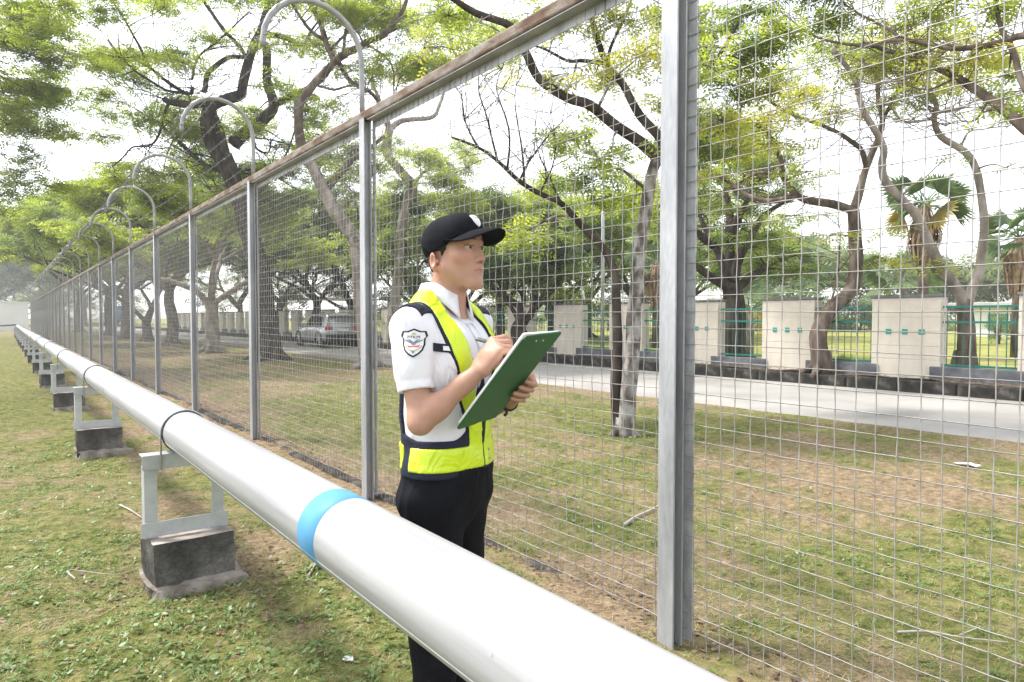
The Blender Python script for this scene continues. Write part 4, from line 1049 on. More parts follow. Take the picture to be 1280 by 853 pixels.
pl(T, [(409, 235), (425, 215, .3), (440, 200, .5), (452, 193, .7), (480, 170, 1)], 19.2, 0.120, 0.048, wob=.04)
pl(T, [(428, 68, -.1), (432, 40, 0), (440, 15, .1), (452, -20, .2)], 19.2, 0.048, 0.024, wob=.05)
pl(T, [(405, 50, .2), (380, 30, 0), (365, 5, -.2), (350, -25, -.4)], 19.2, 0.056, 0.024, wob=.05)
pl(T, [(415, 60, .1), (455, 20, .8), (480, -10, 1.2)], 19.2, 0.040, 0.016, wob=.05)
pl(T, [(480, 44, -.7), (515, 28, -.4), (540, 22, 0), (570, 40, .4)], 19.2, 0.040, 0.016, wob=.05)
pl(T, [(455, 55, -.5), (490, 80, -.2), (492, 120, 0), (505, 90, .2), (540, 70, .6)], 19.2, 0.028, 0.012, wob=.06)
T.flush_wood('limbs', M['bark_mid'])
scatter(T, (420, 0, 640, 100), 19.5, 17, 44, 16, .5, 31, None, zs=2, tilt=.45)
scatter(T, (480, 60, 600, 115), 20, 5, 36, 12, .4, 34, 'leaf_yellow', zs=1.5)
scatter(T, (330, -30, 520, 25), 19, 9, 44, 16, .45, 32, None, zs=2)
scatter(T, (420, 180, 470, 330), 21, 7, 26, 18, .5, 33, 'leaf_lime', zs=1.5)
T.twiggy(120, 2.0, .12, .014)
T.finish()

# --- crooked tree at the far kerb seen between the guard and the second post
b = gbase(491, 30.5, .24)
T = Tree('verge_tree', b, 'crooked pale trunk at the far kerb just left of the guard', M['bark_pale'], 'leaf_mid', seed=17)
pl(T, [(489, 437), (491, 400), (495, 365), (499, 332), (502, 290), (508, 255), (516, 234), (503, 217), (487, 198), (484, 180), (487, 160)], 30.5, .25, .19, wob=.03, sides=10)
pl(T, [(487, 162), (500, 152, .2), (520, 149, .4), (540, 147, .6), (548, 135, .8), (555, 115, 1)], 30.5, .14, .07, wob=.03)
pl(T, [(487, 165), (480, 140, -.2), (474, 125, -.4), (465, 105, -.6)], 30.5, .15, .06, wob=.03)
pl(T, [(516, 234), (530, 215, .3), (550, 205, .6)], 30.5, .09, .03)
T.flush_wood('trunk')
scatter(T, (480, 170, 600, 260), 31, 13, 34, 16, .55, 41, 'leaf_lime', zs=2.5)
scatter(T, (470, 250, 530, 400), 32, 10, 26, 18, .6, 42, 'leaf_mid', zs=2)
T.finish()

# --- tree whose limbs reach in from the right of the frame
b = gbase(1480, 6.6, 0.0)
T = Tree('verge_tree', b, 'tree standing out of view whose limbs arch in at the top right', M['bark_mid'], 'leaf_yellow', seed=18)
pl(T, [(1480, 585), (1475, 480), (1455, 370), (1410, 270), (1340, 205, .3), (1280, 162, .6), (1237, 123, .9), (1195, 98, 1.2), (1130, 68, 1.5), (1080, 55, 1.8)], 6.6, 0.110, 0.017, wob=.03, sides=12)
T.flush_wood('trunk')
pl(T, [(1420, 285), (1350, 160, .3), (1290, 125, .5), (1268, 72, .7), (1251, 35, .9), (1244, 0, 1), (1230, -50, 1.2)], 6.6, 0.044, 0.017, wob=.03)
pl(T, [(1440, 320), (1370, 120), (1310, 60, .3), (1280, 46, .5), (1237, 56, .8), (1187, 60, 1), (1131, 49, 1.4), (1080, 58, 1.7), (1019, 46, 2.1), (975, 15, 2.4)], 6.6, 0.050, 0.011, wob=.03)
pl(T, [(1237, 123, .9), (1220, 150, 1.1), (1195, 152, 1.3), (1170, 165, 1.6)], 6.6, 0.011, 0.003, wob=.03)
pl(T, [(1187, 60, 1), (1160, 80, 1.2), (1140, 105, 1.4), (1110, 110, 1.7)], 6.6, 0.010, 0.003, wob=.03)
pl(T, [(1131, 49, 1.4), (1100, 30, 1.6), (1060, 10, 1.9), (1030, -20, 2.2)], 6.6, 0.017, 0.006, wob=.03)
pl(T, [(1195, 98, 1.2), (1160, 110, 1), (1120, 100, 1.2), (1085, 105, 1.5), (1050, 85, 1.8)], 6.6, 0.014, 0.004, wob=.03)
T.flush_wood('limbs')
for (x, y, rx, ry, cv, lf) in [(1210, 75, 60, 22, .4, None), (1150, 70, 60, 22, .4, None), (1260, 95, 40, 22, .4, 'leaf_lime'), (1090, 85, 50, 18, .35, None), (1040, 30, 60, 24, .4, 'leaf_lime'), (980, 40, 55, 24, .4, 'leaf_lime'), (1160, 20, 70, 22, .4, 'leaf_lime'), (1250, 15, 60, 22, .4, 'leaf_lime'), (1230, 140, 40, 12, .25, 'leaf_lime'), (1020, -25, 90, 24, .5, 'leaf_mid'), (1180, -30, 90, 24, .5, 'leaf_lime'), (930, 20, 50, 26, .45, 'leaf_mid')]:
    pclump(T, x, y, 6.6 + 1.3 + (1200 - x) / 250 + T.r.uniform(-.4, .4), rx, ry, cv, lf, depth=.5)
T.twiggy(120, .9, .05, .006)
T.finish()

# --- tree out of view on the left whose crown hangs over the lawn
b = Vector((-6.2, 15.0, 0))
T = Tree('lawn_tree', b, 'pale green overhanging crown at the top left edge', M['bark_mid'], 'leaf_lime', seed=19)
T.limb([b, b + Vector((.2, .1, 2.5)), b + Vector((.8, .3, 5.0)), b + Vector((1.6, .4, 7.0))], .35, .2)
T.flush_wood('trunk')
for e in ((3.6, 1.5, 8.6), (4.4, -1.5, 8.4), (2.6, 3.4, 9.2), (4.8, .6, 7.6), (3.8, 3.2, 7.2), (1.0, -2.4, 8.5)):
    T.limb([b + Vector((1.3, .3, 6.2)), b + Vector((1.3 + e[0] * .4, e[1] * .5, 7.3)), b + Vector(e)], .11, .03, wob=.12)
T.flush_wood('limbs')
scatter(T, (-50, -30, 70, 70), 17, 13, 46, 15, .5, 51, 'leaf_lime', zs=1.6, tilt=.4)
scatter(T, (60, -30, 130, 90), 17.5, 7, 32, 12, .4, 52, 'leaf_lime', zs=1.6, tilt=.4)
scatter(T, (-40, 60, 60, 250), 18, 12, 40, 13, .42, 53, 'leaf_haze', zs=1.6, tilt=.4)
scatter(T, (-40, -90, 130, -40), 17, 5, 50, 16, .4, 54, 'leaf_lime', zs=1.6, tilt=.4)
scatter(T, (-30, 70, 110, 270), 19, 22, 40, 14, .5, 55, 'leaf_lime', zs=2, tilt=.4)
T.twiggy(60, 2.0, .1, .014)
T.finish()

# ------------------------------------------------------------------ trees grown by rule: spreading limbs that fork three times
def auto_tree(name, base, h, spread, label, bark, leaf, seed, fork=0.35, r0=.25, nl=5, cov=1.0, size=.5, leaf2=None, group=None, flat=.35, lean=(0, 0), dens=1.0, low=0.0, twigs=True):
    T = Tree(name, base, label, M[bark], leaf, group, seed=seed); r_ = T.r; b = Vector(base)
    top = b + Vector((lean[0], lean[1], h * fork))
    T.limb([b + Vector((0, 0, -.1)), b + Vector((lean[0] * .2 + r_.uniform(-.1, .1), lean[1] * .2, h * fork * .4)), top.lerp(b, .25) + Vector((r_.uniform(-.12, .12), r_.uniform(-.12, .12), 0)), top], r0 * 1.15, r0 * .8, wob=.03, sides=10)
    T.trunk_base(b, r0, 5)
    ends = []
    def grow(p, d, ln, rr_, lev):
        q = p + d * ln
        mid = p.lerp(q, .5) + Vector((r_.uniform(-.14, .14), r_.uniform(-.14, .14), r_.uniform(-.05, .12))) * ln
        T.limb([p, mid, q], rr_, rr_ * .62, 3, 7 if lev < 2 else 5, wob=.04)
        ends.append((q, lev)); 
        if lev < 3:
            for k in range(r_.choice((2, 2, 3)) if lev else 3):
                nd = (d + Vector((r_.uniform(-.8, .8), r_.uniform(-.8, .8), r_.uniform(-.25, .5)))).normalized()
                nd.z = max(nd.z, -.1); grow(q, nd.normalized(), ln * r_.uniform(.55, .8), rr_ * .58, lev + 1)
    for k in range(nl):
        a = 2 * math.pi * (k + r_.uniform(-.25, .25)) / nl + seed
        el = r_.uniform(.5, 1.0)
        d = Vector((math.cos(a) * math.cos(el), math.sin(a) * math.cos(el), math.sin(el)))
        grow(top - Vector((0, 0, h * .02 * k)), d, min(spread * .46, (h * (1 - fork)) * .5), r0 * .5, 0)
    T.flush_wood('trunk')
    for q, lev in ends:
        if lev < 1: continue
        rd = spread * r_.uniform(.14, .24)
        T.cluster(q + Vector((0, 0, rd * .1)), (rd, rd, rd * flat), int(dens * 34 * (rd / size) ** 2 * .22 + 8), size, leaf if (leaf2 is None or r_.random() < .6) else leaf2, .5, twigs)
    if low:
        for k in range(int(18 * low)):
            a = r_.uniform(0, 6.28); rr2 = spread * r_.uniform(.2, .75)
            rd = spread * r_.uniform(.14, .22)
            T.cluster(b + Vector((math.cos(a) * rr2, math.sin(a) * rr2, h * r_.uniform(.12, .5))), (rd, rd, rd * .6), int(dens * 34 * (rd / size) ** 2 * .3 + 8), size, leaf, .6, False)
    return T.finish()

# verge row receding to the left
auto_tree('verge_tree', gbase(265, 28, .0), 7.0, 5.0, 'pale broken-topped tree on the verge between big dark tree and next trunks', 'bark_pale', 'leaf_lime', 61, fork=.30, r0=.28, nl=4, size=.42)
auto_tree('verge_tree', gbase(214, 36, .0), 8.5, 6.5, 'brown upright verge tree right of the low forked one', 'bark_mid', 'leaf_lime', 62, fork=.36, r0=.27, nl=5, size=.5, leaf2='leaf_mid')
auto_tree('verge_tree', gbase(184, 40, .0), 9.0, 7.0, 'low forked dark tree on the far verge seen through the fence', 'bark_dark', 'leaf_lime', 63, fork=.16, r0=.26, nl=4, size=.5, leaf2='leaf_mid')
auto_tree('verge_tree', gbase(157, 47, .0), 9.5, 7.0, 'straight brown verge tree second from the left end of the row', 'bark_mid', 'leaf_lime', 64, fork=.34, r0=.30, nl=5, size=.55, leaf2='leaf_mid')
auto_tree('verge_tree', gbase(137, 52, .0), 10, 8.0, 'dark verge tree at the left end of the row seen through mesh', 'bark_dark', 'leaf_lime', 65, fork=.36, r0=.3, nl=5, size=.7, leaf2='leaf_mid')
auto_tree('verge_tree', gbase(100, 66, .0), 11, 9.0, 'hazy spreading tree over the far fence end', 'bark_dark', 'leaf_lime', 66, fork=.36, r0=.3, nl=5, size=.9, leaf2='leaf_haze')
# dense park trees behind the wall: column in the photo, depth, height, spread, leaves, label
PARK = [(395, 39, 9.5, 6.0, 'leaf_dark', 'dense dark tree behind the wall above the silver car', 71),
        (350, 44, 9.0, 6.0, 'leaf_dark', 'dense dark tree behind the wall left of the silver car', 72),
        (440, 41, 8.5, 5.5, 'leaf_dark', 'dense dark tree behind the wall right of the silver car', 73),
        (300, 58, 11, 8.0, 'leaf_mid', 'mid green park tree behind the pavilion', 74),
        (520, 40, 9.0, 6.0, 'leaf_mid', 'mid green park tree behind the guard\'s cap', 75),
        (575, 34, 8.0, 5.5, 'leaf_lime', 'light green park tree rising right behind the guard\'s cap', 76),
        (625, 38, 9.5, 6.0, 'leaf_mid', 'mid green park tree directly above the clipboard', 77),
        (690, 33, 8.0, 5.5, 'leaf_mid', 'mid green park tree left of the lamp post', 78),
        (735, 40, 10, 6.5, 'leaf_lime', 'light green park tree behind the lamp post', 79),
        (800, 34, 8.5, 5.5, 'leaf_mid', 'mid green park tree behind the pale trunk', 80),
        (860, 42, 9.5, 6.5, 'leaf_lime', 'light green park tree behind the near post', 81)]
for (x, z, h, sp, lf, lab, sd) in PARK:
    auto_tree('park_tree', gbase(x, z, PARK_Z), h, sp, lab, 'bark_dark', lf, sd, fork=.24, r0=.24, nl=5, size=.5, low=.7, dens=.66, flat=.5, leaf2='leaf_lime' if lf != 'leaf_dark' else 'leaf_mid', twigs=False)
# dark low-branched tree in front of the wall behind the clipboard
auto_tree('park_tree', gbase(652, 23.2, PARK_Z), 3.6, 3.2, 'dark low-branched tree at the wall behind the clipboard', 'bark_dark', 'leaf_dark', 90, fork=.26, r0=.30, nl=5, size=.36, dens=1.2, flat=.6, leaf2='leaf_mid')
# far hazy trees
FAR = [(18, 128, 13, 12, 'tall hazy tree behind the white end wall', 101), (62, 118, 15, 13, 'broad hazy tree left of the receding fence top', 102), (-30, 120, 14, 12, 'hazy tree over the low shed at far left', 103),
       (105, 110, 14, 12, 'hazy tree right beside the far fence end', 104), (1000, 60, 7, 7, 'far low tree on the park lawn left of the kinked trunk', 105), (1110, 66, 7.5, 8, 'far tree on the park lawn behind the fan palm', 106), (1265, 62, 7, 8, 'far tree behind the white park building', 107),
       (960, 75, 9, 9, 'far rounded tree beyond the yellow palm', 108)]
for (x, z, h, sp, lab, sd) in FAR:
    auto_tree('far_tree', gbase(x, z, 0.1), h, sp, lab, 'bark_mid', 'leaf_haze', sd, fork=.25, r0=.35, nl=5, size=1.25, low=.7, dens=.9, flat=.55, twigs=False)

ORD1 = ['third', 'fourth', 'fifth', 'sixth', 'seventh', 'eighth', 'ninth', 'last', 'first', 'second']
# low bushes along the far side of the park lawn
for k, (x, z, w_) in enumerate([(700, 58, 3.5), (760, 62, 4.0), (835, 60, 3.6), (890, 64, 4.2), (945, 58, 3.4), (1010, 63, 4.0), (1075, 57, 3.6), (1140, 62, 4.0), (560, 66, 4.5), (620, 64, 4.0)]):
    b = gbase(x, z, PARK_Z - .05); T = Tree('far_bush', b, '%s of the low green bushes along the far park lawn, counted from the left' % ORD1[k], M['bark_mid'], 'leaf_haze', 'bushes beyond the park lawn', 'bush', 400 + k)
    for q in range(4): T.limb([b, b + Vector((T.r.uniform(-.8, .8), T.r.uniform(-.8, .8), 1.5))], .06, .02, 2, 5)
    T.flush_wood('stems')
    for q in range(16): T.cluster(b + Vector((T.r.uniform(-.9, .9) * w_, T.r.uniform(-.9, .9) * w_, T.r.uniform(.3, 2.6))), (w_ * .35, w_ * .35, .7), 46, .6, None, .7, False)
    T.finish('foliage')

# ------------------------------------------------------------------ palms
M['palm_leaf'] = leafmat('fan_palm_leaf', (0.07, 0.12, 0.045), (0.12, 0.19, 0.07), (0.19, 0.26, 0.10), 0.4)
M['palm_yellow'] = leafmat('yellowing_palm_leaf', (0.20, 0.18, 0.03), (0.34, 0.27, 0.04), (0.45, 0.33, 0.05), 0.4)
M['palm_dead'] = nmat('dead_palm_thatch', [(0.20, 0.13, 0.085), (0.36, 0.25, 0.17), (0.48, 0.36, 0.26)], scale=9, rough=0.95, spec=0.1)
def fan_leaf(mb_, o, d, stem, rad, rr_, droop=.35, seg=22, span=2.5):
    """stalk and a pleated fan of pointed segments"""
    d = d.normalized(); side = d.cross(Vector((0, 0, 1)))
    if side.length < .1: side = Vector((1, 0, 0))
    side.normalize(); ro_ = rr_.uniform(-1.1, 1.1); up0 = side.cross(d).normalized(); side = (side * math.cos(ro_) + up0 * math.sin(ro_)).normalized(); up = side.cross(d).normalized(); hub = o + d * stem
    mb_.tube([o, o.lerp(hub, .5) + up * stem * .06, hub], [.022, .016, .012], 4, False)
    for k in range(seg):
        a = span * (k / (seg - 1) - .5); v = (d * math.cos(a) + side * math.sin(a)).normalized()
        ln = rad * (1 - .25 * (abs(a) / span)) * rr_.uniform(.9, 1.08); w_ = ln * span / seg * .62
        n_ = v.cross(up).normalized()
        p1 = hub + v * ln * .55 - Vector((0, 0, droop * .08 * ln)) + up * (.02 * (-1) ** k); p2 = hub + v * ln - Vector((0, 0, droop * ln * rr_.uniform(.3, .8)))
        mb_.add([hub - n_ * .008, hub + n_ * .008, p1 + n_ * w_ * .95, p2, p1 - n_ * w_ * .95], [(0, 1, 2, 4), (2, 3, 4)])
def fan_palm(base, h, rad, lab, seed, skirt=True, yellow=2, nlv=20):
    o = empty('fan_palm', base, lab, 'palm'); rr_ = random.Random(seed)
    mb_ = MB(); mb_.tube([(0, 0, -.1), (.03, .02, h * .5), (0, 0, h)], [.17, .14, .12], 10); mb_.build('trunk', M['bark_mid'], o, True)
    gm, ym = MB(), MB()
    for k in range(nlv):
        a = k * 2.4; el = .95 - 1.55 * (k / nlv) + rr_.uniform(-.15, .15)
        fan_leaf(ym if k >= nlv - yellow else gm, Vector((0, 0, h)), Vector((math.cos(a) * math.cos(el), math.sin(a) * math.cos(el), math.sin(el))), rad * rr_.uniform(.5, .7), rad * rr_.uniform(.55, .75), rr_)
    gm.build('crown', M['palm_leaf'], o); 
    if yellow: ym.build('yellow_leaves', M['palm_yellow'], o)
    if skirt:
        mb_ = MB()
        for k in range(260):
            a = rr_.uniform(0, 6.28); r1 = rad * rr_.uniform(.08, .46); z0 = h - rr_.uniform(0, .3); ln = rad * rr_.uniform(.9, 1.7)
            p0 = Vector((math.cos(a) * .12, math.sin(a) * .12, z0)); p1 = Vector((math.cos(a) * r1, math.sin(a) * r1, z0 - ln * .5)); p2 = Vector((math.cos(a) * r1 * .75, math.sin(a) * r1 * .75, z0 - ln))
            n_ = Vector((-math.sin(a), math.cos(a), 0)) * .035
            mb_.add([p0 - n_ * .4, p0 + n_ * .4, p1 + n_, p2, p1 - n_], [(0, 1, 2, 4), (2, 3, 4)])
        mb_.build('dead_skirt', M['palm_dead'], o)
    return o
fan_palm(gbase(1153, 18.8, PARK_Z), 4.2, 1.0, 'fan palm with brown dead skirt above the widest cream panel', 1, True, 3, 22)
fan_palm(gbase(1272, 19.5, PARK_Z), 3.4, .95, 'fan palm at the right edge behind the railing', 2, True, 0, 20)
fan_palm(gbase(820, 26.5, PARK_Z), 3.4, 1.2, 'fan palm directly behind the white blotched trunk', 3, True, 0, 18)
fan_palm(gbase(1128, 30, PARK_Z), 2.9, 1.6, 'small far fan palm left of the skirted palm', 4, False, 0, 16)
fan_palm(gbase(985, 34, PARK_Z), 3.6, 1.9, 'far fan palm between the dark tree and kinked trunk', 5, False, 0, 16)
def feather_palm(base, h, ln, lab, seed, n=15, yellow=6):
    o = empty('feather_palm', base, lab, 'palm'); rr_ = random.Random(seed)
    mb_ = MB(); mb_.tube([(0, 0, -.1), (.05, 0, h * .5), (0, 0, h)], [.14, .12, .1], 10); mb_.build('trunk', M['bark_pale'], o, True)
    gm, ym = MB(), MB()
    for k in range(n):
        a = k * 2.4 + .3; el = 1.15 - .9 * k / n; tgt = ym if k >= n - yellow else gm
        d = Vector((math.cos(a), math.sin(a), 0)); p = Vector((0, 0, h)); v = d * math.cos(el) + Vector((0, 0, math.sin(el))); path = [p.copy()]
        for s in range(12):
            v.z -= .13; v.normalize(); p = p + v * ln / 12; path.append(p.copy())
        tgt.tube(path, [.02 - .0013 * i for i in range(13)], 4, False)
        sd = d.cross(Vector((0, 0, 1)))
        for s in range(2, 13):
            for q in (-1, 1):
                for e in (0, .5):
                    c_ = path[s - 1].lerp(path[s], e + .25); l2 = ln * .26 * (1 - .5 * s / 12); t_ = (path[s] - path[s-1]).normalized()
                    tip = c_ + (sd * q * .8 + t_ * .5).normalized() * l2 - Vector((0, 0, l2 * rr_.uniform(.2, .55)))
                    tgt.add([c_, c_.lerp(tip, .45) + t_ * .02, tip, c_.lerp(tip, .45) - t_ * .02], [(0, 1, 2, 3)])
    gm.build('crown', M['palm_leaf'], o); ym.build('yellow_fronds', M['palm_yellow'], o)
feather_palm(gbase(937, 21.5, PARK_Z), 1.3, 2.0, 'yellowing feather palm behind the railing beside the dark tree', 7)
feather_palm(gbase(985, 24, PARK_Z), 1.6, 2.2, 'green feather palm arching behind the middle cream panel', 8, 14, 2)
# ------------------------------------------------------------------ the guard: smooth-blended body and clothes, contoured from distance fields
class Field:
    """distance field on a lattice; shapes are blended in, then contoured to one closed surface"""
    def __init__(self, lo, hi, h):
        self.lo = np.array(lo, float); self.h = h
        self.n = np.ceil((np.array(hi) - self.lo) / h).astype(int) + 1
        self.a = np.full(self.n, 0.5, np.float32); self.O = np.zeros(3); self.Rm = np.eye(3)
    def frame(self, o=(0, 0, 0), Rm=None, s=1.0):
        self.O = np.array(o, float); self.Rm = (np.eye(3) if Rm is None else np.array(Rm)) * s; self.s = s
        return self
    def P(self, p): return self.O + self.Rm @ np.array(p, float)
    def win(self, lo, hi):
        i0 = np.clip(np.floor((lo - self.lo) / self.h).astype(int), 0, self.n); i1 = np.clip(np.ceil((hi - self.lo) / self.h).astype(int) + 1, 0, self.n)
        sl = tuple(slice(a, b) for a, b in zip(i0, i1))
        g = [(self.lo[k] + self.h * np.arange(i0[k], i1[k])).astype(np.float32) for k in range(3)]
        return sl, g[0][:, None, None], g[1][None, :, None], g[2][None, None, :]
    def put(self, sl, d, k, cut=False):
        A = self.a[sl]
        if A.size == 0: return
        if cut:
            d = -d; hh = np.maximum(k - np.abs(A - d), 0) / max(k, 1e-6); self.a[sl] = np.maximum(A, d) + hh * hh * k * .25
        else:
            hh = np.maximum(k - np.abs(A - d), 0) / max(k, 1e-6); self.a[sl] = np.minimum(A, d) - hh * hh * k * .25
    def cone(self, a, b, ra, rb, k=.01, cut=False):
        s = getattr(self, 's', 1.0); a = self.P(a); b = self.P(b); ra *= s; rb *= s; m = max(ra, rb) + k + 4 * self.h
        sl, X, Y, Z = self.win(np.minimum(a, b) - m, np.maximum(a, b) + m)
        ab = b - a; L2 = max(float(ab @ ab), 1e-9)
        t = np.clip(((X - a[0]) * ab[0] + (Y - a[1]) * ab[1] + (Z - a[2]) * ab[2]) / L2, 0, 1)
        d = np.sqrt((X - a[0] - t * ab[0]) ** 2 + (Y - a[1] - t * ab[1]) ** 2 + (Z - a[2] - t * ab[2]) ** 2) - (ra + (rb - ra) * t)
        self.put(sl, d, k, cut); return self
    def ell(self, c, r, k=.01, cut=False, rot=None):
        s = getattr(self, 's', 1.0); c = self.P(c); r = np.array(r, float) * s; Rm = self.Rm / s
        if rot is not None: Rm = Rm @ np.array(rot)
        m = max(r) + k + 4 * self.h
        sl, X, Y, Z = self.win(c - m, c + m)
        x, y, z = X - c[0], Y - c[1], Z - c[2]
        u = (Rm[0, 0] * x + Rm[1, 0] * y + Rm[2, 0] * z); v = (Rm[0, 1] * x + Rm[1, 1] * y + Rm[2, 1] * z); w = (Rm[0, 2] * x + Rm[1, 2] * y + Rm[2, 2] * z)
        k0 = np.sqrt((u / r[0]) ** 2 + (v / r[1]) ** 2 + (w / r[2]) ** 2) + 1e-6
        k1 = np.sqrt((u / r[0] ** 2) ** 2 + (v / r[1] ** 2) ** 2 + (w / r[2] ** 2) ** 2) + 1e-6
        self.put(sl, k0 * (k0 - 1) / k1, k, cut); return self
    def grid(self):
        return [(self.lo[k] + self.h * np.arange(self.n[k])).astype(np.float32).reshape([-1 if q == k else 1 for q in range(3)]) for k in range(3)]
    def contour(self, a=None, relax=1):
        """surface nets"""
        a = self.a if a is None else a
        ins = a < 0; n = a.shape
        c8 = [ins[i:n[0]-1+i, j:n[1]-1+j, k:n[2]-1+k] for i in (0, 1) for j in (0, 1) for k in (0, 1)]
        s = np.zeros(tuple(q - 1 for q in n), np.uint8)
        for c in c8: s += c
        act = np.nonzero((s > 0) & (s < 8)); idx = np.full(s.shape, -1, np.int32); idx[act] = np.arange(len(act[0]))
        B = np.stack(act, 1); acc = np.zeros((len(B), 3)); cnt = np.zeros(len(B))
        corners = [(i, j, k) for i in (0, 1) for j in (0, 1) for k in (0, 1)]
        val = {c: a[B[:, 0] + c[0], B[:, 1] + c[1], B[:, 2] + c[2]].astype(float) for c in corners}
        for ax in range(3):
            for c in corners:
                if c[ax]: continue
                e = list(c); e[ax] = 1; e = tuple(e); va, vb = val[c], val[e]; mk = (va < 0) != (vb < 0)
                t = np.where(mk, va / np.where(mk, va - vb, 1), 0)
                p = np.array(c, float)[None].repeat(len(B), 0); p[:, ax] += t
                acc[mk] += p[mk]; cnt[mk] += 1
        V = self.lo + self.h * (B + acc / cnt[:, None])
        F = []
        for ax in range(3):
            u, w = (ax + 1) % 3, (ax + 2) % 3
            sa = [slice(1, -1)] * 3; sa[ax] = slice(0, n[ax] - 1); sb = list(sa); sb[ax] = slice(1, n[ax])
            A_, B_ = ins[tuple(sa)], ins[tuple(sb)]
            for flip, mk in ((0, A_ & ~B_), (1, ~A_ & B_)):
                q = np.stack(np.nonzero(mk), 1)
                q[:, u] += 1; q[:, w] += 1
                o = np.zeros((4, 3), int); o[0, u] = o[0, w] = -1; o[1, w] = -1; o[3, u] = -1
                f = np.stack([idx[tuple((q + o[i]).T)] for i in range(4)], 1)
                F.append(f if not flip else f[:, ::-1])
        F = np.concatenate(F)
        for _ in range(relax):      # light smoothing along quads
            S = np.zeros_like(V); C_ = np.zeros(len(V))
            for i in range(4):
                np.add.at(S, F[:, i], V[F[:, (i+1) % 4]]); np.add.at(C_, F[:, i], 1)
                np.add.at(S, F[:, i], V[F[:, (i+3) % 4]]); np.add.at(C_, F[:, i], 1)
            V = V * .5 + .5 * S / np.maximum(C_, 1)[:, None]
        return V, F

def folds(X, Y, Z, seed, f=22, amp=.002, dirs=7):
    r_ = np.random.default_rng(seed); out = 0
    for k in range(dirs):
        d = r_.normal(0, 1, 3); d /= np.linalg.norm(d); q = f * r_.uniform(.5, 1.6)
        ph = 1.4 * np.sin(q * .35 * (d[1] * X + d[2] * Y + d[0] * Z) + k)
        out = out + np.sin(q * (d[0] * X + d[1] * Y + d[2] * Z) + ph + r_.uniform(0, 6)) * amp / math.sqrt(dirs)
    return out

MAN_P, MAN_R = Vector((1.110, 1.832, 0.0)), R(24)
man = empty('person', MAN_P, 'person in black cap and yellow safety vest writing on a clipboard', 'person', rz=MAN_R)

# poses (metres; front is -y, his left is +x)
SH_R, EL_R, WR_R = (-.178, .005, 1.378), (-.212, -.055, 1.124), (-.122, -.200, 1.272)
SH_L, EL_L, WR_L = (.178, .005, 1.378), (.245, .055, 1.085), (.168, -.128, 1.148)
HEAD_O, HEAD_YAW, HEAD_S = (0.004, -.030, 1.626), R(-5), .945
HEAD_M = Matrix.Rotation(HEAD_YAW, 3, 'Z') @ Matrix.Rotation(R(-3.5), 3, 'X')     # chin a little raised
HR = [list(r_) for r_ in HEAD_M]
def lerp3(a, b, t): return tuple(a[i] + (b[i] - a[i]) * t for i in range(3))

def torso(f, g=0.0):
    f.frame()
    f.ell((0, .0, .955), (.166 + g, .118 + g, .12), .03)
    f.ell((0, .0, 1.08), (.156 + g, .114 + g, .14), .05)
    f.ell((0, -.002, 1.24), (.160 + g, .118 + g, .19), .06)
    f.ell((-.07, -.045, 1.29), (.085 + g, .075 + g, .10), .05); f.ell((.07, -.045, 1.29), (.085 + g, .075 + g, .10), .05)
    f.cone((-.135, .008, 1.36), (.135, .008, 1.36), .070 + g, .070 + g, .05)
    f.cone((-.150, .010, 1.382), (-.04, .028, 1.452), .046 + g, .048 + g, .04); f.cone((.150, .010, 1.382), (.04, .028, 1.452), .046 + g, .048 + g, .04)

# ---- skin: head, neck, arms and hands in one continuous mesh
F_ = Field((-.33, -.37, 1.03), (.33, .17, 1.76), .0031)
torso(F_, -.012)
F_.frame(HEAD_O, HR, HEAD_S)
E_ = F_
E_.ell((0, .016, .033), (.075, .096, .080), .01)
E_.ell((0, -.028, -.032), (.062, .067, .088), .02)
E_.ell((0, -.048, .045), (.058, .046, .045), .02)
E_.cone((0, .026, -.06), (0, .046, -.215), .056, .060, .03)
for s in (-1, 1):
    E_.ell((s * .043, -.051, -.024), (.022, .023, .022), .022)
    E_.cone((s * .050, .004, -.060), (s * .017, -.069, -.112), .021, .016, .028)
    E_.cone((s * .015, -.0885, .0215), (s * .045, -.073, .0215), .0075, .006, .014)
E_.ell((0, -.071, -.114), (.021, .016, .015), .022)
E_.ell((0, -.074, -.073), (.031, .0205, .028), .018)
for s in (-1, 1): E_.ell((s * .032, -.099, .000), (.019, .0125, .0115), .012, True)
E_.cone((0, -.087, .010), (0, -.1050, -.035), .0070, .0100, .010)
E_.ell((0, -.1060, -.0385), (.0118, .0105, .0095), .006)
for s in (-1, 1):
    E_.ell((s * .0125, -.0965, -.0420), (.0078, .0105, .0075), .006)
    E_.ell((s * .0065, -.1025, -.0500), (.0035, .005, .0035), .003, True)
    E_.ell((s * .031, -.0745, -.0005), (.0135, .0128, .0128), .0015)
    E_.ell((s * .0315, -.0768, .0080), (.0168, .0125, .0062), .004)
    E_.ell((s * .031, -.0755, -.0105), (.0155, .0118, .0058), .004)
E_.ell((0, -.0895, -.0690), (.0205, .0075, .0050), .004)
E_.ell((0, -.0880, -.0790), (.0180, .0080, .0058), .004)
E_.ell((0, -.0975, -.0740), (.0235, .0090, .0017), .002, True)
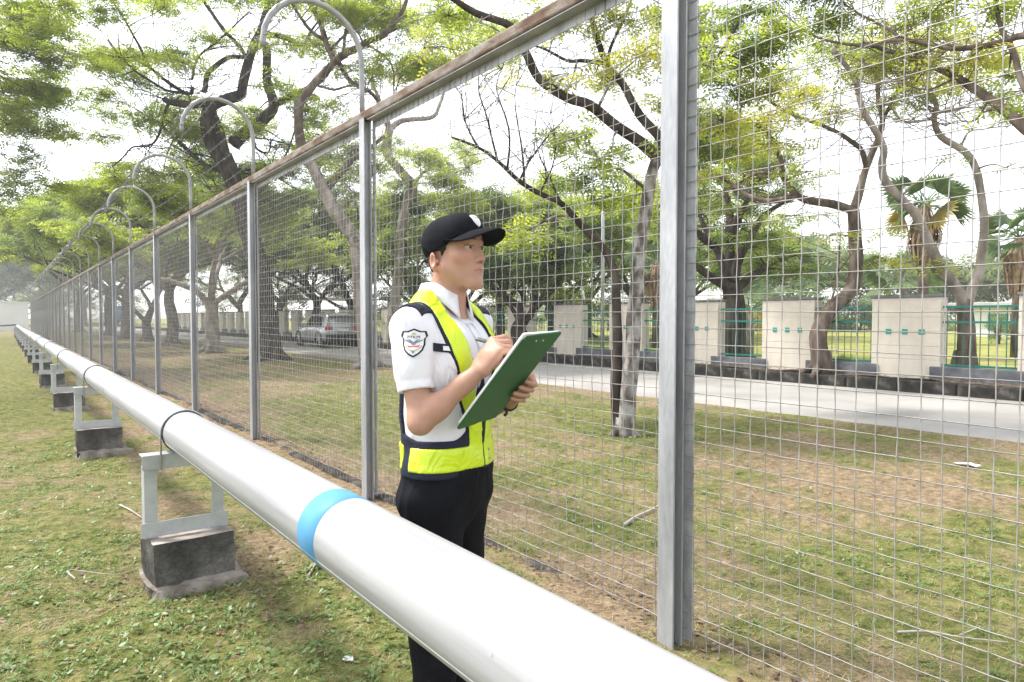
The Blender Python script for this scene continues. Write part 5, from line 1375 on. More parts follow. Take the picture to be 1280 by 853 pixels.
for s in (-1, 1):
    a_ = s * R(33); b_ = R(-12)
    er = np.array([[math.cos(a_), -math.sin(a_), 0], [math.sin(a_), math.cos(a_), 0], [0, 0, 1]]) @ np.array([[1, 0, 0], [0, math.cos(b_), -math.sin(b_)], [0, math.sin(b_), math.cos(b_)]])
    E_.ell((s * .0785, .031, -.037), (.0085, .0215, .030), .008, rot=er)
    E_.ell((s * .0872, .0245, -.035), (.0066, .0120, .018), .004, True, rot=er)
    E_.ell((s * .0750, .022, -.062), (.007, .010, .010), .006)
    E_.ell((s * .0760, .0135, -.038), (.004, .005, .008), .004)
E_.frame()
def arm(sh, el, wr):
    E_.cone(sh, lerp3(sh, el, .55), .047, .039, .03); E_.cone(lerp3(sh, el, .5), el, .0385, .0325, .02)
    E_.cone(el, lerp3(el, wr, .30), .0325, .0350, .025); E_.cone(lerp3(el, wr, .26), lerp3(el, wr, .75), .0345, .0265, .02); E_.cone(lerp3(el, wr, .7), wr, .0265, .0235, .015)
arm(SH_R, EL_R, WR_R); arm(SH_L, EL_L, WR_L)
V3 = lambda *p: np.array(p, float)
def nrm(v): return v / np.linalg.norm(v)
# right hand closed round a pen: axis a, across c (index to little finger), palm side p
w = V3(*WR_R); a = nrm(V3(.30, -.46, .83)); c = V3(-.446, -.823, -.348); c = nrm(c - a * (a @ c)); p = np.cross(a, c)
for q in range(4):
    K = w + a * (.088 - .004 * q) + c * (q - 1.5) * .0195
    E_.cone(w + c * (q - 1.5) * .0125 + a * .006, K, .0165, .0125, .014)
    L1, L2, L3 = [(.040, .024, .019), (.042, .025, .019), (.038, .022, .018), (.030, .018, .016)][q]
    def dr(deg): return nrm(a * math.cos(R(deg)) + p * math.sin(R(deg)))
    b0, b1, b2 = [(48, 92, 125), (55, 112, 155), (64, 128, 175), (70, 135, 185)][q]
    k1 = K + dr(b0) * L1; k2 = k1 + dr(b1) * L2; k3 = k2 + dr(b2) * L3
    rr_ = [.0088, .0092, .0088, .0078][q]
    E_.cone(K, k1, rr_ + .0018, rr_, .004); E_.cone(k1, k2, rr_ + .0004, rr_ - .0008, .002); E_.cone(k2, k3, rr_ - .0006, rr_ - .0018, .002)
    if q == 0: IDX_TIP = k3
E_.ell(tuple(w + a * .045 + p * .012 - c * .004), (.03, .032, .03), .02)
t0 = w + a * .022 - c * .030 + p * .010; t1 = t0 + nrm(a * .75 + p * .55 - c * .25) * .042; t2 = t1 + nrm(a * .75 + p * .65 + c * .15) * .032; t3 = t2 + nrm(a * .6 + p * .7 + c * .35) * .024
E_.cone(w + a * .008 - c * .016, t0, .016, .0165, .012); E_.cone(t0, t1, .0155, .0115, .008); E_.cone(t1, t2, .0112, .0098, .003); E_.cone(t2, t3, .0098, .0075, .002)
PEN_MID = (IDX_TIP + t3) / 2
# clipboard frame: long axis, width axis, underside normal
B_C = V3(-.022, -.240, 1.238); B_L = nrm(V3(0, -.63, .777)); B_W = V3(1, 0, 0); B_N = np.cross(B_L, B_W) * 1.0
if B_N[2] > 0: B_N = -B_N
B_HL, B_HW = .180, .114
# left hand: fingers wrapped under the board's far edge, thumb on top
w = V3(*WR_L)
Ki, Kp = V3(.126, -.232, 1.236), V3(.136, -.192, 1.178)
for q in range(4):
    t = q / 3; K = Ki + (Kp - Ki) * t + V3(.006, 0, 0) * math.sin(math.pi * t)
    E_.cone(w + (Ki - Kp) * (.45 - t) * .35, K, .0185, .0125, .014)
    tipx = [.070, .056, .046, .050][q]; sL = [-.008, -.030, -.053, -.073][q]
    tip = B_C + B_W * (tipx - B_C[0]) + B_L * sL + B_N * .0125
    pip = B_C + B_W * (.112 + .004 * math.sin(math.pi * t) - B_C[0]) + B_L * (sL - .004) + B_N * .026
    dip = pip + (tip - pip) * .55 + B_N * .004
    rr_ = [.0088, .0092, .0090, .0080][q]
    E_.cone(K, pip, rr_ + .0016, rr_ + .0002, .004); E_.cone(pip, dip, rr_ + .0002, rr_ - .0006, .002); E_.cone(dip, tip, rr_ - .0006, rr_ - .0016, .002)
tb = w + (Ki - w) * .45 - B_N * .012; tk = B_C + B_W * (.105 - B_C[0]) + B_L * (-.03) - B_N * .018; tt = B_C + B_W * (.068 - B_C[0]) + B_L * (-.005) - B_N * .0125
E_.cone(w, tb, .02, .016, .012); E_.cone(tb, tk, .0145, .0105, .006); E_.cone(tk, tt, .0105, .0085, .002)
# the neck opening keeps skin only where it shows: trim the hidden torso
V_, Fq = F_.contour(relax=1)
me = np_mesh('body', V_, Fq, [], True)
# skin colours: lips, brows, eyes, warmer ears and knuckles
H_ = (V_ - np.array(HEAD_O)) @ np.array(HR) / HEAD_S
col = np.tile(np.array((.43, .24, .17)), (len(V_), 1)); on_head = V_[:, 2] > 1.47
def blend(mask, c_, k=1.0):
    global col
    m_ = np.clip(mask, 0, 1)[:, None] * k; col = col * (1 - m_) + np.array(c_) * m_
x_, y_, z_ = H_.T
blend(on_head * np.exp(-((np.abs(x_) - .045) / .022) ** 2 - ((z_ + .028) / .025) ** 2) * (y_ < -.02), (.54, .25, .185), .5)
blend(on_head * np.exp(-(x_ / .014) ** 2 - ((z_ + .038) / .016) ** 2) * (y_ < -.08), (.52, .24, .18), .5)
blend(on_head * (np.abs(x_) > .066) * (np.abs(z_ + .034) < .05) * (y_ > .0), (.54, .24, .18), .6)
lips = on_head * (y_ < -.078) * ((x_ / .0230) ** 2 + ((z_ + .0743) / .0115) ** 2 < 1)
blend(lips.astype(float), (.42, .165, .135), .75)
blend((on_head * (y_ < -.08) * (np.abs(z_ + .0743) < .0018) * (np.abs(x_) < .0225)).astype(float), (.20, .07, .06), .8)
bz = .0225 + .10 * np.abs(np.abs(x_) - .03) * -1 * (np.abs(x_) > .03) + .003
blend((on_head * (y_ < -.05) * (np.abs(x_) > .012) * (np.abs(x_) < .050) * (np.abs(z_ - bz) < .0036)).astype(float), (.04, .028, .025), .7)
for s in (-1, 1):
    ex, ey, ez = x_ - s * .031, y_ + .0745, z_ + .0005
    onball = on_head * (np.sqrt(ex ** 2 + ey ** 2 + ez ** 2) < .0142) * (y_ < -.076) * (np.abs(ez + .0004) < .0046) * (np.abs(ex) < .0130)
    blend(onball.astype(float), (.40, .35, .33))
    blend((onball * (np.sqrt((ex - .0020) ** 2 + ez ** 2) < .0070)).astype(float), (.018, .011, .009))
    lid = on_head * (y_ < -.07) * (np.abs(z_ - .0058) < .0017) * (np.abs(ex) < .0165)
    blend(lid.astype(float), (.035, .022, .02), .85)
    blend((on_head * (y_ < -.09) * ((x_ - s * .0065) ** 2 + (z_ + .0495) ** 2 < .0042 ** 2)).astype(float), (.16, .06, .05), .8)
blend(on_head * np.exp(-((z_ + .095) / .03) ** 2) * (y_ < -.02) * (np.abs(x_) < .06), (.40, .25, .20), .25)
ca = me.color_attributes.new('Col', 'FLOAT_COLOR', 'POINT')
ca.data.foreach_set('color', np.concatenate([col, np.ones((len(col), 1))], 1).astype(np.float32).ravel())
sk = bpy.data.materials.new('skin'); sk.use_nodes = True
N, L = sk.node_tree.nodes, sk.node_tree.links; bs = N['Principled BSDF']
at = N.new('ShaderNodeVertexColor'); at.layer_name = 'Col'
tc = N.new('ShaderNodeTexCoord'); nz = N.new('ShaderNodeTexNoise'); nz.inputs['Scale'].default_value = 45; nz.inputs['Detail'].default_value = 5; L.new(tc.outputs['Object'], nz.inputs['Vector'])
mr = N.new('ShaderNodeMapRange'); mr.inputs['To Min'].default_value = .84; mr.inputs['To Max'].default_value = 1.14; L.new(nz.outputs['Fac'], mr.inputs['Value'])
sc_ = N.new('ShaderNodeVectorMath'); sc_.operation = 'SCALE'; L.new(at.outputs['Color'], sc_.inputs[0]); L.new(mr.outputs[0], sc_.inputs['Scale']); L.new(sc_.outputs[0], bs.inputs['Base Color'])
bs.inputs['Roughness'].default_value = .48; bs.inputs['Specular IOR Level'].default_value = .35
bs.inputs['Subsurface Weight'].default_value = .12; bs.inputs['Subsurface Radius'].default_value = (1, .35, .2); bs.inputs['Subsurface Scale'].default_value = .006
n2 = N.new('ShaderNodeTexNoise'); n2.inputs['Scale'].default_value = 420; L.new(tc.outputs['Object'], n2.inputs['Vector'])
bp = N.new('ShaderNodeBump'); bp.inputs['Strength'].default_value = .12; bp.inputs['Distance'].default_value = .002; L.new(n2.outputs['Fac'], bp.inputs['Height']); L.new(bp.outputs[0], bs.inputs['Normal'])
me.materials.append(sk)
link('body', me, man)

# ---- hair below the cap
M['hair'] = nmat('black_hair', [(.010, .009, .008), (.028, .024, .022)], scale=160, rough=.55, bump=.5, bscale=220, stretch=(1, 1, .3))
Fh = Field((-.12, -.13, 1.50), (.13, .13, 1.75), .003); Fh.frame(HEAD_O, HR, HEAD_S)
Fh.ell((0, .016, .033), (.0785, .0995, .082), .01); Fh.ell((0, .036, -.03), (.066, .060, .06), .02); Fh.frame()
X, Y, Z = Fh.grid(); hx, hy, hz = [(X - HEAD_O[0]), (Y - HEAD_O[1]), (Z - HEAD_O[2])]
lx, ly, lz = [(HR[0][k] * hx + HR[1][k] * hy + HR[2][k] * hz) / HEAD_S for k in range(3)]
edge = np.maximum(-.026 - ly - .30 * (lz - .02) + .004 * np.sin(lz * 260), -.075 + .004 * np.sin(lx * 200) - lz + 0 * lx)   # sideburn line, nape line
edge = np.maximum(edge, np.where((ly < .058) & (ly > .008), -.004 - lz, np.where(ly <= .008, -.030 - lz, -1)).astype(np.float32))                                # cut round the ear
Vh, Fq = Fh.contour(np.maximum(Fh.a, edge.astype(np.float32) * 1.0))
link('hair', np_mesh('hair', Vh, Fq, M['hair'], True), man)

# ---- cap
M['cap'] = clothmat('black_cap_cloth', (.006, .007, .010), (.010, .011, .015), .25, 12.0, (1, 1, 1), .9, .12, 500, 0, 0, .01)
M['white_cloth'] = nmat('white_emblem_cloth', [(.70, .70, .71), (.78, .78, .79)], scale=30, rough=.8)
cap = empty('cap', HEAD_O); cap.rotation_euler = HEAD_M.to_euler(); cap.parent = man; cap.scale = (HEAD_S,) * 3
Fc = Field((-.12, -.14, -.05), (.12, .14, .15), .003)
Fc.ell((0, .013, .030), (.0865, .1095, .088), .01); Fc.ell((0, -.046, .066), (.062, .050, .048), .035)
X, Y, Z = Fc.grid()
phc = np.abs(np.arctan2(X, -(Y - .004))) / R(74)
cut = np.where(phc < 1, .048 - .038 * phc ** 1.8, .010 - .36 * np.maximum(Y + .02, 0)) - Z          # rim rises to the front, dips at the nape
seam = np.minimum(np.abs(X), np.minimum(np.abs(X * .5 + (Y - .012) * .866), np.abs(-X * .5 + (Y - .012) * .866)))
inner = Field((-.12, -.14, -.05), (.12, .14, .15), .003); inner.ell((0, .013, .026), (.0815, .1045, .084), .01); inner.ell((0, -.046, .062), (.058, .046, .044), .035)
capf = np.maximum(np.maximum(Fc.a + np.where(seam < .0025, .0012, 0), cut), -inner.a)
Vc, Fq = Fc.contour(capf.astype(np.float32)); link('crown', np_mesh('crown', Vc, Fq, M['cap'], True), cap)
mb = MB(); nu, nv = 27, 9
top_, bot_ = [], []
for i in range(nu):
    u = -1 + 2 * i / (nu - 1); ph = u * R(74)
    b0 = Vector((.0805 * math.sin(ph), .004 - .1000 * math.cos(ph), .052 - .040 * abs(u) ** 1.8))
    for j in range(nv):
        v = j / (nv - 1); ext = .094 * max(0, 1 - abs(u) ** 2.6) ** .55
        q = b0 + Vector((.012 * u * v, -ext * v, .016 * v - (.026 * (u * u) * v + .022 * v * v) * (ext / .094)))
        top_.append(q + Vector((0, 0, .0022))); bot_.append(q - Vector((0, 0, .0022)))
n_ = nu * nv
fs = [(i*nv+j, i*nv+j+1, (i+1)*nv+j+1, (i+1)*nv+j) for i in range(nu-1) for j in range(nv-1)]
fs2 = [tuple(n_ + q for q in reversed(f)) for f in fs]
rim = [(i*nv+nv-1, n_+i*nv+nv-1, n_+(i+1)*nv+nv-1, (i+1)*nv+nv-1) for i in range(nu-1)]
mb.add(top_ + bot_, fs + fs2 + rim); mb.build('brim', M['cap'], cap, True)
mb = MB(); mb.tube([(0, .004, .116), (0, .004, .122)], .006, 10); mb.build('button', M['cap'], cap, True)
mb = MB(); mb.box((-.016, .110, -.030), (.016, .119, -.016)); mb.tube([(-.02, .110, -.022), (-.03, .117, -.026), (-.036, .116, -.034)], .004, 6); mb.build('back_strap', M['black_rubber'], cap)

# ---- decals stitched to a surface: each outline point is cast onto the cloth
def decal(bvh, o, U, Vv, D, outline, off, mat, name, parent, rings=4, sub=1, th=.0012):
    o, U, Vv, D = Vector(o), Vector(U).normalized(), Vector(Vv).normalized(), Vector(D).normalized()
    pts = []
    for i in range(len(outline)):
        a_, b_ = outline[i], outline[(i + 1) % len(outline)]
        for s in range(sub): pts.append((a_[0] + (b_[0] - a_[0]) * s / sub, a_[1] + (b_[1] - a_[1]) * s / sub))
    cx = sum(q[0] for q in pts) / len(pts); cy_ = sum(q[1] for q in pts) / len(pts)
    def cast(u, v):
        s_ = o + U * u + Vv * v - D * .15
        h_ = bvh.ray_cast(s_, D, .4)
        return (h_[0] + (-D) * off) if h_[0] is not None else s_ + D * .15
    mb_ = MB(); vs = [cast(cx, cy_)]
    for r_ in range(1, rings + 1):
        for q in pts: vs.append(cast(cx + (q[0] - cx) * r_ / rings, cy_ + (q[1] - cy_) * r_ / rings))
    n = len(pts); fs = [(0, 1 + k, 1 + (k + 1) % n) for k in range(n)]
    for r_ in range(rings - 1): fs += [(1+r_*n+k, 1+(r_+1)*n+k, 1+(r_+1)*n+(k+1) % n, 1+r_*n+(k+1) % n) for k in range(n)]
    b = len(vs); last = 1 + (rings - 1) * n
    vs += [vs[last + k] + D * (th + off * .8) for k in range(n)]
    fs += [(last + k, b + k, b + (k + 1) % n, last + (k + 1) % n) for k in range(n)]
    mb_.add(vs, fs); return mb_.build(name, mat, parent, False)
def text_on(bvh, txt, o, U, Vv, D, size, off, mat, name, parent, width=1.0):
    cu = bpy.data.curves.new('lettering', 'FONT'); cu.body = txt; cu.size = size; cu.align_x = 'CENTER'; cu.align_y = 'CENTER'
    ob = bpy.data.objects.new('lettering', cu); COL.objects.link(ob)
    dg = bpy.context.evaluated_depsgraph_get(); me_ = bpy.data.meshes.new_from_object(ob.evaluated_get(dg))
    bpy.data.objects.remove(ob); bpy.data.curves.remove(cu)
    o, U, Vv, D = Vector(o), Vector(U).normalized(), Vector(Vv).normalized(), Vector(D).normalized()
    for v in me_.vertices:
        s_ = o + U * (v.co.x * width) + Vv * v.co.y - D * .15; h_ = bvh.ray_cast(s_, D, .4)
        v.co = (h_[0] - D * off) if h_[0] is not None else s_ + D * .15
    me_.materials.clear(); me_.materials.append(mat); return link(name, me_, parent)
capb = BVHTree.FromPolygons([tuple(v) for v in Vc], [tuple(f) for f in Fq.tolist()])
shield = [(-.021, .018), (-.014, .021), (0, .024), (.014, .021), (.021, .018), (.019, .004), (.017, -.008), (.010, -.018), (0, -.024), (-.010, -.018), (-.017, -.008), (-.019, .004)]
emo = Vector((0, -.085, .083)); emD = Vector((0, .86, -.5))
decal(capb, emo, (1, 0, 0), Vector((0, .5, .86)), emD, shield, .0015, M['white_cloth'], 'emblem', cap, sub=2)
text_on(capb, 'PTKM', emo + Vector((0, .004, .007)), (1, 0, 0), Vector((0, .5, .86)), emD, .011, .0032, M['cap'], 'emblem_letters', cap)

# ---- shirt
M['shirt'] = clothmat('white_shirt_cloth', (.72, .72, .765), (.78, .78, .82), .75, 8.0, (1.2, 1.2, .6), dist=.03)
M['navy'] = nmat('navy_mesh_cloth', [(.012, .014, .028), (.024, .026, .044)], scale=220, rough=.85, bump=.2, bscale=600, spec=.25)
M['hivis'] = clothmat('hi_vis_yellow', (.55, .72, .012), (.62, .78, .02), .55, 14.0, (1, 1, .7), .30, .5, 300, 0, .3, .02)
M['black_cloth'] = clothmat('black_trouser_cloth', (.006, .006, .009), (.010, .010, .013), .5, 6.0, (1.4, 1.4, .7), .85, .12, 300, 0, 0, .04)
lo, hi = (-.33, -.20, .90), (.33, .20, 1.53)
Ft = Field(lo, hi, .0048); torso(Ft, .004)
X, Y, Z = Ft.grid()
Ft.a += folds(X, Y, Z, 3, 30, .0034) + .0016 * np.sin(60 * (Z + .5 * X) + 4 * np.sin(9 * Y)) * np.clip((1.16 - Z) * 8, 0, 1)
tors = Ft.a.copy()
def sleeve(sh, el, s):
    d = nrm(V3(*el) - V3(*sh)); end = V3(*lerp3(sh, el, .66))
    S = Field(lo, hi, .0048)
    S.cone(lerp3(sh, el, -.05), lerp3(sh, el, .4), .062, .056, .02); S.cone(lerp3(sh, el, .3), lerp3(sh, el, .95), .057, .048, .02)
    plane = (X - end[0]) * d[0] + (Y - end[1]) * d[1] + (Z - end[2]) * d[2]
    S.a = np.maximum(S.a + folds(X, Y, Z, 5 + s, 40, .0034), plane.astype(np.float32))
    S2 = Field(lo, hi, .0048); S2.cone(lerp3(sh, el, .50), lerp3(sh, el, 1.1), .036, .049, .01)
    S.a = np.maximum(S.a, -S2.a)
    hem = np.abs(plane + .026) < .003
    return S.a + np.where(hem, .0014, 0).astype(np.float32)
sl_r, sl_l = sleeve(SH_R, EL_R, 0), sleeve(SH_L, EL_L, 1)
def smin(a_, b_, k): h_ = np.maximum(k - np.abs(a_ - b_), 0) / k; return np.minimum(a_, b_) - h_ * h_ * k * .25
shirt = smin(smin(tors, sl_r, .02), sl_l, .02)
# neck opening: V at the front
nk = Field(lo, hi, .0048); nk.cone((0, .030, 1.44), (0, .022, 1.56), .060, .066, .01); nk.cone((.004, -.125, 1.40), (.003, -.06, 1.475), .006, .036, .02)
shirt = np.maximum(np.maximum(shirt, -nk.a), (.966 - Z).astype(np.float32))
Vs, Fs = Ft.contour(shirt.astype(np.float32), relax=1)
link('shirt', np_mesh('shirt', Vs, Fs, M['shirt'], True), man)
shb = BVHTree.FromPolygons([tuple(v) for v in Vs], [tuple(f) for f in Fs.tolist()])
# collar: stand and turned-down leaf with points at the front, lined in navy on his left
def collar(a0, a1, mat, name, rin=.060, lean=0.0):
    prof = [(rin, -.012), (rin + .002, .020), (rin + .004, .036), (rin + .009, .034), (rin + .018, .012), (rin + .026, -.010)]
    ns = 22; vs = []
    for i in range(ns):
        t = i / (ns - 1); a_ = a0 + (a1 - a0) * t
        fr = max(0, math.cos(a_)) ** 2                      # 1 at the front
        for j, (r_, z) in enumerate(prof):
            dz = -.045 * fr - (.030 * fr ** 3 if j >= 4 else 0); rr2 = r_ + (.012 * fr if j >= 3 else 0.004 * fr)
            vs.append((.003 + rr2 * math.sin(a_), .016 - rr2 * 1.05 * math.cos(a_), 1.482 + z * (1 + .3 * fr) + dz + .008 * (1 - fr)))
    m_ = len(prof); fs_ = [(i*m_+j, (i+1)*m_+j, (i+1)*m_+j+1, i*m_+j+1) for i in range(ns-1) for j in range(m_-1)]
    mb_ = MB(); mb_.add(vs, fs_); o_ = mb_.build(name, mat, man, True)
    md = o_.modifiers.new('thick', 'SOLIDIFY'); md.thickness = .0025; md.offset = 0
    return o_
collar(R(-22), R(-182), M['shirt'], 'collar', .056)
collar(R(20), R(178), M['shirt'], 'collar', .056)
collar(R(24), R(60), M['navy'], 'collar_lining', .0545)
# button placket, buttons, pocket flap, name tag, epaulettes
mb = MB(); zs = np.linspace(1.40, .97, 26)
for z in zs:
    for xo in (-.014, .018):
        h_ = shb.ray_cast(Vector((xo, -.4, z)), Vector((0, 1, 0)), 1); mb.v.append(tuple(h_[0] + Vector((0, -.0025, 0))) if h_[0] is not None else (xo, -.12, z))
for i in range(25): mb.f.append((2*i, 2*i+1, 2*i+3, 2*i+2)); mb.m.append(0)
o_ = mb.build('placket', M['shirt'], man, True); md = o_.modifiers.new('thick', 'SOLIDIFY'); md.thickness = .003
fw = (0, 1, 0)
for s in (-1, 1):
    pf = [(-.052, .030), (.052, .030), (.053, -.004), (.030, -.022), (0, -.034), (-.030, -.022), (-.053, -.004)]
    decal(shb, (s * .088, 0, 1.285), (1, 0, 0), (0, 0, 1), fw, pf, .004, M['shirt'], 'pocket_flap', man, sub=3, th=.003)
    decal(shb, (s * .088, 0, 1.215), (1, 0, 0), (0, 0, 1), fw, [(-.048, .07), (.048, .07), (.048, -.06), (.040, -.068), (-.040, -.068), (-.048, -.06)], .002, M['shirt'], 'pocket', man, sub=4, th=.002)
    dn = Vector((0, .0, -1)); 
    decal(shb, (s * .135, .000, 1.50), (s * .97, -.10, 0), (.10, .99, 0), dn, [(-.050, -.040), (.052, -.042), (.060, 0), (.052, .045), (-.050, .036)], .007, M['navy'], 'epaulette', man, sub=4, th=.007)
M['gold'] = nmat('gold_thread', [(.42, .34, .20), (.55, .46, .30)], scale=80, rough=.6)
text_on(shb, 'SECURITY', (-.168, .000, 1.50), (0, -1, 0), (1, 0, 0), (.12, 0, -1), .014, .0085, M['gold'], 'epaulette_letters', man, .9)
decal(shb, (-.133, 0, 1.332), (1, 0, -.12), (.12, 0, 1), (.12, 1, 0), [(-.030, .012), (.030, .012), (.030, -.012), (-.030, -.012)], .004, M['navy'], 'name_tag', man, sub=3)
decal(shb, (-.126, 0, 1.331), (1, 0, -.12), (.12, 0, 1), (.12, 1, 0), [(-.010, .006), (.018, .006), (.018, -.007), (-.010, -.007)], .0065, M['white_cloth'], 'tag_lettering', man)

# sleeve badge
bo = Vector((-.190, -.026, 1.350)); bD = Vector((.88, .47, 0)).normalized(); bU = Vector((.47, -.88, 0)).normalized(); bV = Vector((0, 0, 1))
sh2 = [(-.036, .036), (-.041, .020), (-.034, .012), (-.034, -.008), (-.028, -.026), (-.016, -.038), (0, -.047), (.016, -.038), (.028, -.026), (.034, -.008), (.034, .012), (.041, .020), (.036, .036), (.020, .036), (0, .044), (-.020, .036)]
M['badge_black'] = nmat('black_badge_thread', [(.010, .010, .018), (.02, .02, .03)], scale=60, rough=.8)
M['badge_grey'] = nmat('grey_wing_thread', [(.13, .15, .20), (.26, .28, .33)], scale=120, rough=.8)
M['badge_green'] = nmat('olive_wreath_thread', [(.40, .42, .26), (.52, .53, .38)], scale=120, rough=.8)
M['badge_red'] = nmat('red_scroll_thread', [(.55, .08, .10), (.68, .22, .23)], scale=160, rough=.8)
sh2 = [(x * .88, z * .88) for x, z in sh2]
badge = decal(shb, bo, bU, bV, bD, sh2, .004, M['badge_black'], 'sleeve_badge', man, sub=2, rings=4)
def onb(pts, mat, name, off=.0062, sub=1, rings=2): return decal(shb, bo, bU, bV, bD, [(q[0] * .88, q[1] * .88) for q in pts] if name != 'badge_field' else pts, off, mat, name, badge, rings=rings, sub=sub, th=.0005)
onb([(x * .86, (z - .0) * .88) for x, z in sh2], M['white_cloth'], 'badge_field', .0055, 2, 4)
onb([(-.029, .008), (-.012, .010), (-.004, .004), (0, .002), (.004, .004), (.012, .010), (.029, .008), (.018, .001), (.008, -.003), (.004, -.008), (-.004, -.008), (-.008, -.003), (-.018, .001)], M['badge_grey'], 'badge_wings')
arcp = [(.027 * math.sin(t), -.006 - .021 * math.cos(t)) for t in np.linspace(-1.35, 1.35, 13)] 
for k in range(12):
    (x0, z0), (x1, z1) = arcp[k], arcp[k + 1]; onb([(x0, z0), (x1, z1), (x1 * .84, z1 * .84 - .001), (x0 * .84, z0 * .84 - .001)], M['badge_green'], 'badge_wreath', rings=1)
onb([(-.020, -.008), (.020, -.008), (.016, -.016), (-.016, -.016)], M['badge_red'], 'badge_scroll')
onb([(-.006, -.024), (.006, -.024), (.0045, -.030), (0, -.035), (-.0045, -.030)], M['badge_grey'], 'badge_crest')
onb([(.007 * math.cos(t), .027 + .0045 * math.sin(t)) for t in np.linspace(0, 5.8, 9)], M['badge_green'], 'badge_star')
text_on(shb, 'PTKM', bo + bV * .0145, bU, bV, bD, .011, .0075, M['badge_black'], 'badge_letters', badge, 1.25)

# ---- safety vest: dark mesh body, hi-vis straps and belt
zk = np.array([.93, 1.05, 1.12, 1.20, 1.31, 1.40, 1.46, 1.6]); xk = np.array([.036, .036, .044, .066, .100, .108, .102, .09])
xs_f = np.interp(Z, zk, xk); aX = np.abs(X - .012 * np.clip((1.2 - Z) * 6, 0, 1))
st = np.abs(aX - xs_f)
def vset(*ds):
    o_ = ds[0]
    for d in ds[1:]: o_ = np.minimum(o_, d)
    return o_
belt_top = 1.056 + .30 * np.maximum(Y, 0) + 2.6 * np.maximum(Y - .055, 0)
belt_k = np.maximum(Z - belt_top, .945 - Z)
corner = np.maximum(np.maximum(Z - (1.056 + 16 * np.maximum(.112 - aX, 0) ** 2), aX - .13), np.maximum(Y, .945 - Z))
back_k = np.maximum(np.maximum(.066 - Y, aX - (.135 - .02 * np.clip((Z - 1.2) * 5, 0, 1))), .945 - Z)
strap_k = np.maximum(st - .0318, .945 - Z)
vk = np.maximum(tors - .0085, vset(belt_k, corner, back_k, strap_k))
Vv_, Fv = Ft.contour(vk.astype(np.float32)); link('vest', np_mesh('vest', Vv_, Fv, M['navy'], True), man)
ang = np.arctan2(X, -Y)                    # 0 at the front, negative on his right
belt_y = np.maximum(np.maximum(Z - (1.036 + .05 * np.maximum(Y, 0)), .966 - Z), np.minimum(.0035 - aX * 0 - np.abs(X - .012), 1))
gapS = .016 - np.abs(np.abs(ang) - 1.80) * .13
belt_y = np.maximum(belt_y, gapS)
strap_y = np.maximum(np.maximum(st - .0285, .966 - Z), np.where(Y > .05, 1.06 - Z, -1))
strap_y = np.maximum(strap_y, .0045 - np.abs(X - .012 * np.clip((1.2 - Z) * 6, 0, 1)))
vy = np.maximum(tors - .0120, np.minimum(belt_y, strap_y))
Vy_, Fy = Ft.contour(vy.astype(np.float32)); link('hi_vis_bands', np_mesh('hi_vis_bands', Vy_, Fy, M['hivis'], True), man)
vb = BVHTree.FromPolygons([tuple(v) for v in Vy_], [tuple(f) for f in Fy.tolist()])
for z in (.985, 1.012):
    h_ = vb.ray_cast(Vector((.040, -.4, z)), Vector((0, 1, 0)), 1)
    if h_[0] is not None:
        mb = MB(); mb.tube([h_[0] + Vector((0, .002, 0)), h_[0] - Vector((0, .003, 0))], .004, 10); mb.build('snap_button', M['galv'], man, True)

# ---- trousers, belt, shoes
Fl = Field((-.25, -.22, .03), (.25, .22, 1.02), .006)
Fl.ell((0, .002, .955), (.174, .126, .10), .02); Fl.ell((0, .008, .88), (.170, .124, .12), .04)
for s in (-1, 1):
    yk = -.02 if s < 0 else .03
    Fl.cone((s * .085, .0, .86), (s * .092, yk, .49), .094, .070, .03); Fl.cone((s * .092, yk, .49), (s * .098, yk + .025, .085), .070, .060, .03)
X2, Y2, Z2 = Fl.grid(); Fl.a += folds(X2, Y2, Z2, 9, 26, .0052) + .004 * np.sin(48 * Z2 + 20 * np.abs(X2) + 3 * np.sin(9 * Y2)) * np.exp(-((Z2 - .80) / .07) ** 2) * (Y2 < .06) + .003 * np.sin(70 * Z2 + 3 * np.sin(14 * X2)) * np.exp(-((Z2 - .12) / .08) ** 2)
Fl.a = np.maximum(Fl.a, np.maximum(Z2 - .985, .05 - Z2).astype(np.float32) + 0 * Fl.a)
Vl, Fq = Fl.contour(); link('trousers', np_mesh('trousers', Vl, Fq, M['black_cloth'], True), man)
for s in (-1, 1):
    yk = .0 if s < 0 else .05
    Fs_ = Field((s * .1 - .08, -.24, -.01), (s * .1 + .08, .16, .13), .005)
    Fs_.ell((s * .098, yk + .005, .045), (.047, .085, .045), .01); Fs_.ell((s * .102, yk - .10, .032), (.048, .085, .034), .04); Fs_.cone((s * .098, yk + .03, .05), (s * .098, yk + .025, .11), .048, .05, .02)
    xx, yy, zz = Fs_.grid(); Fs_.a = np.maximum(Fs_.a, (.002 - zz).astype(np.float32) + 0 * Fs_.a)
    Vl, Fq = Fs_.contour(); link('shoe', np_mesh('shoe', Vl, Fq, M['black_rubber'], True), man)

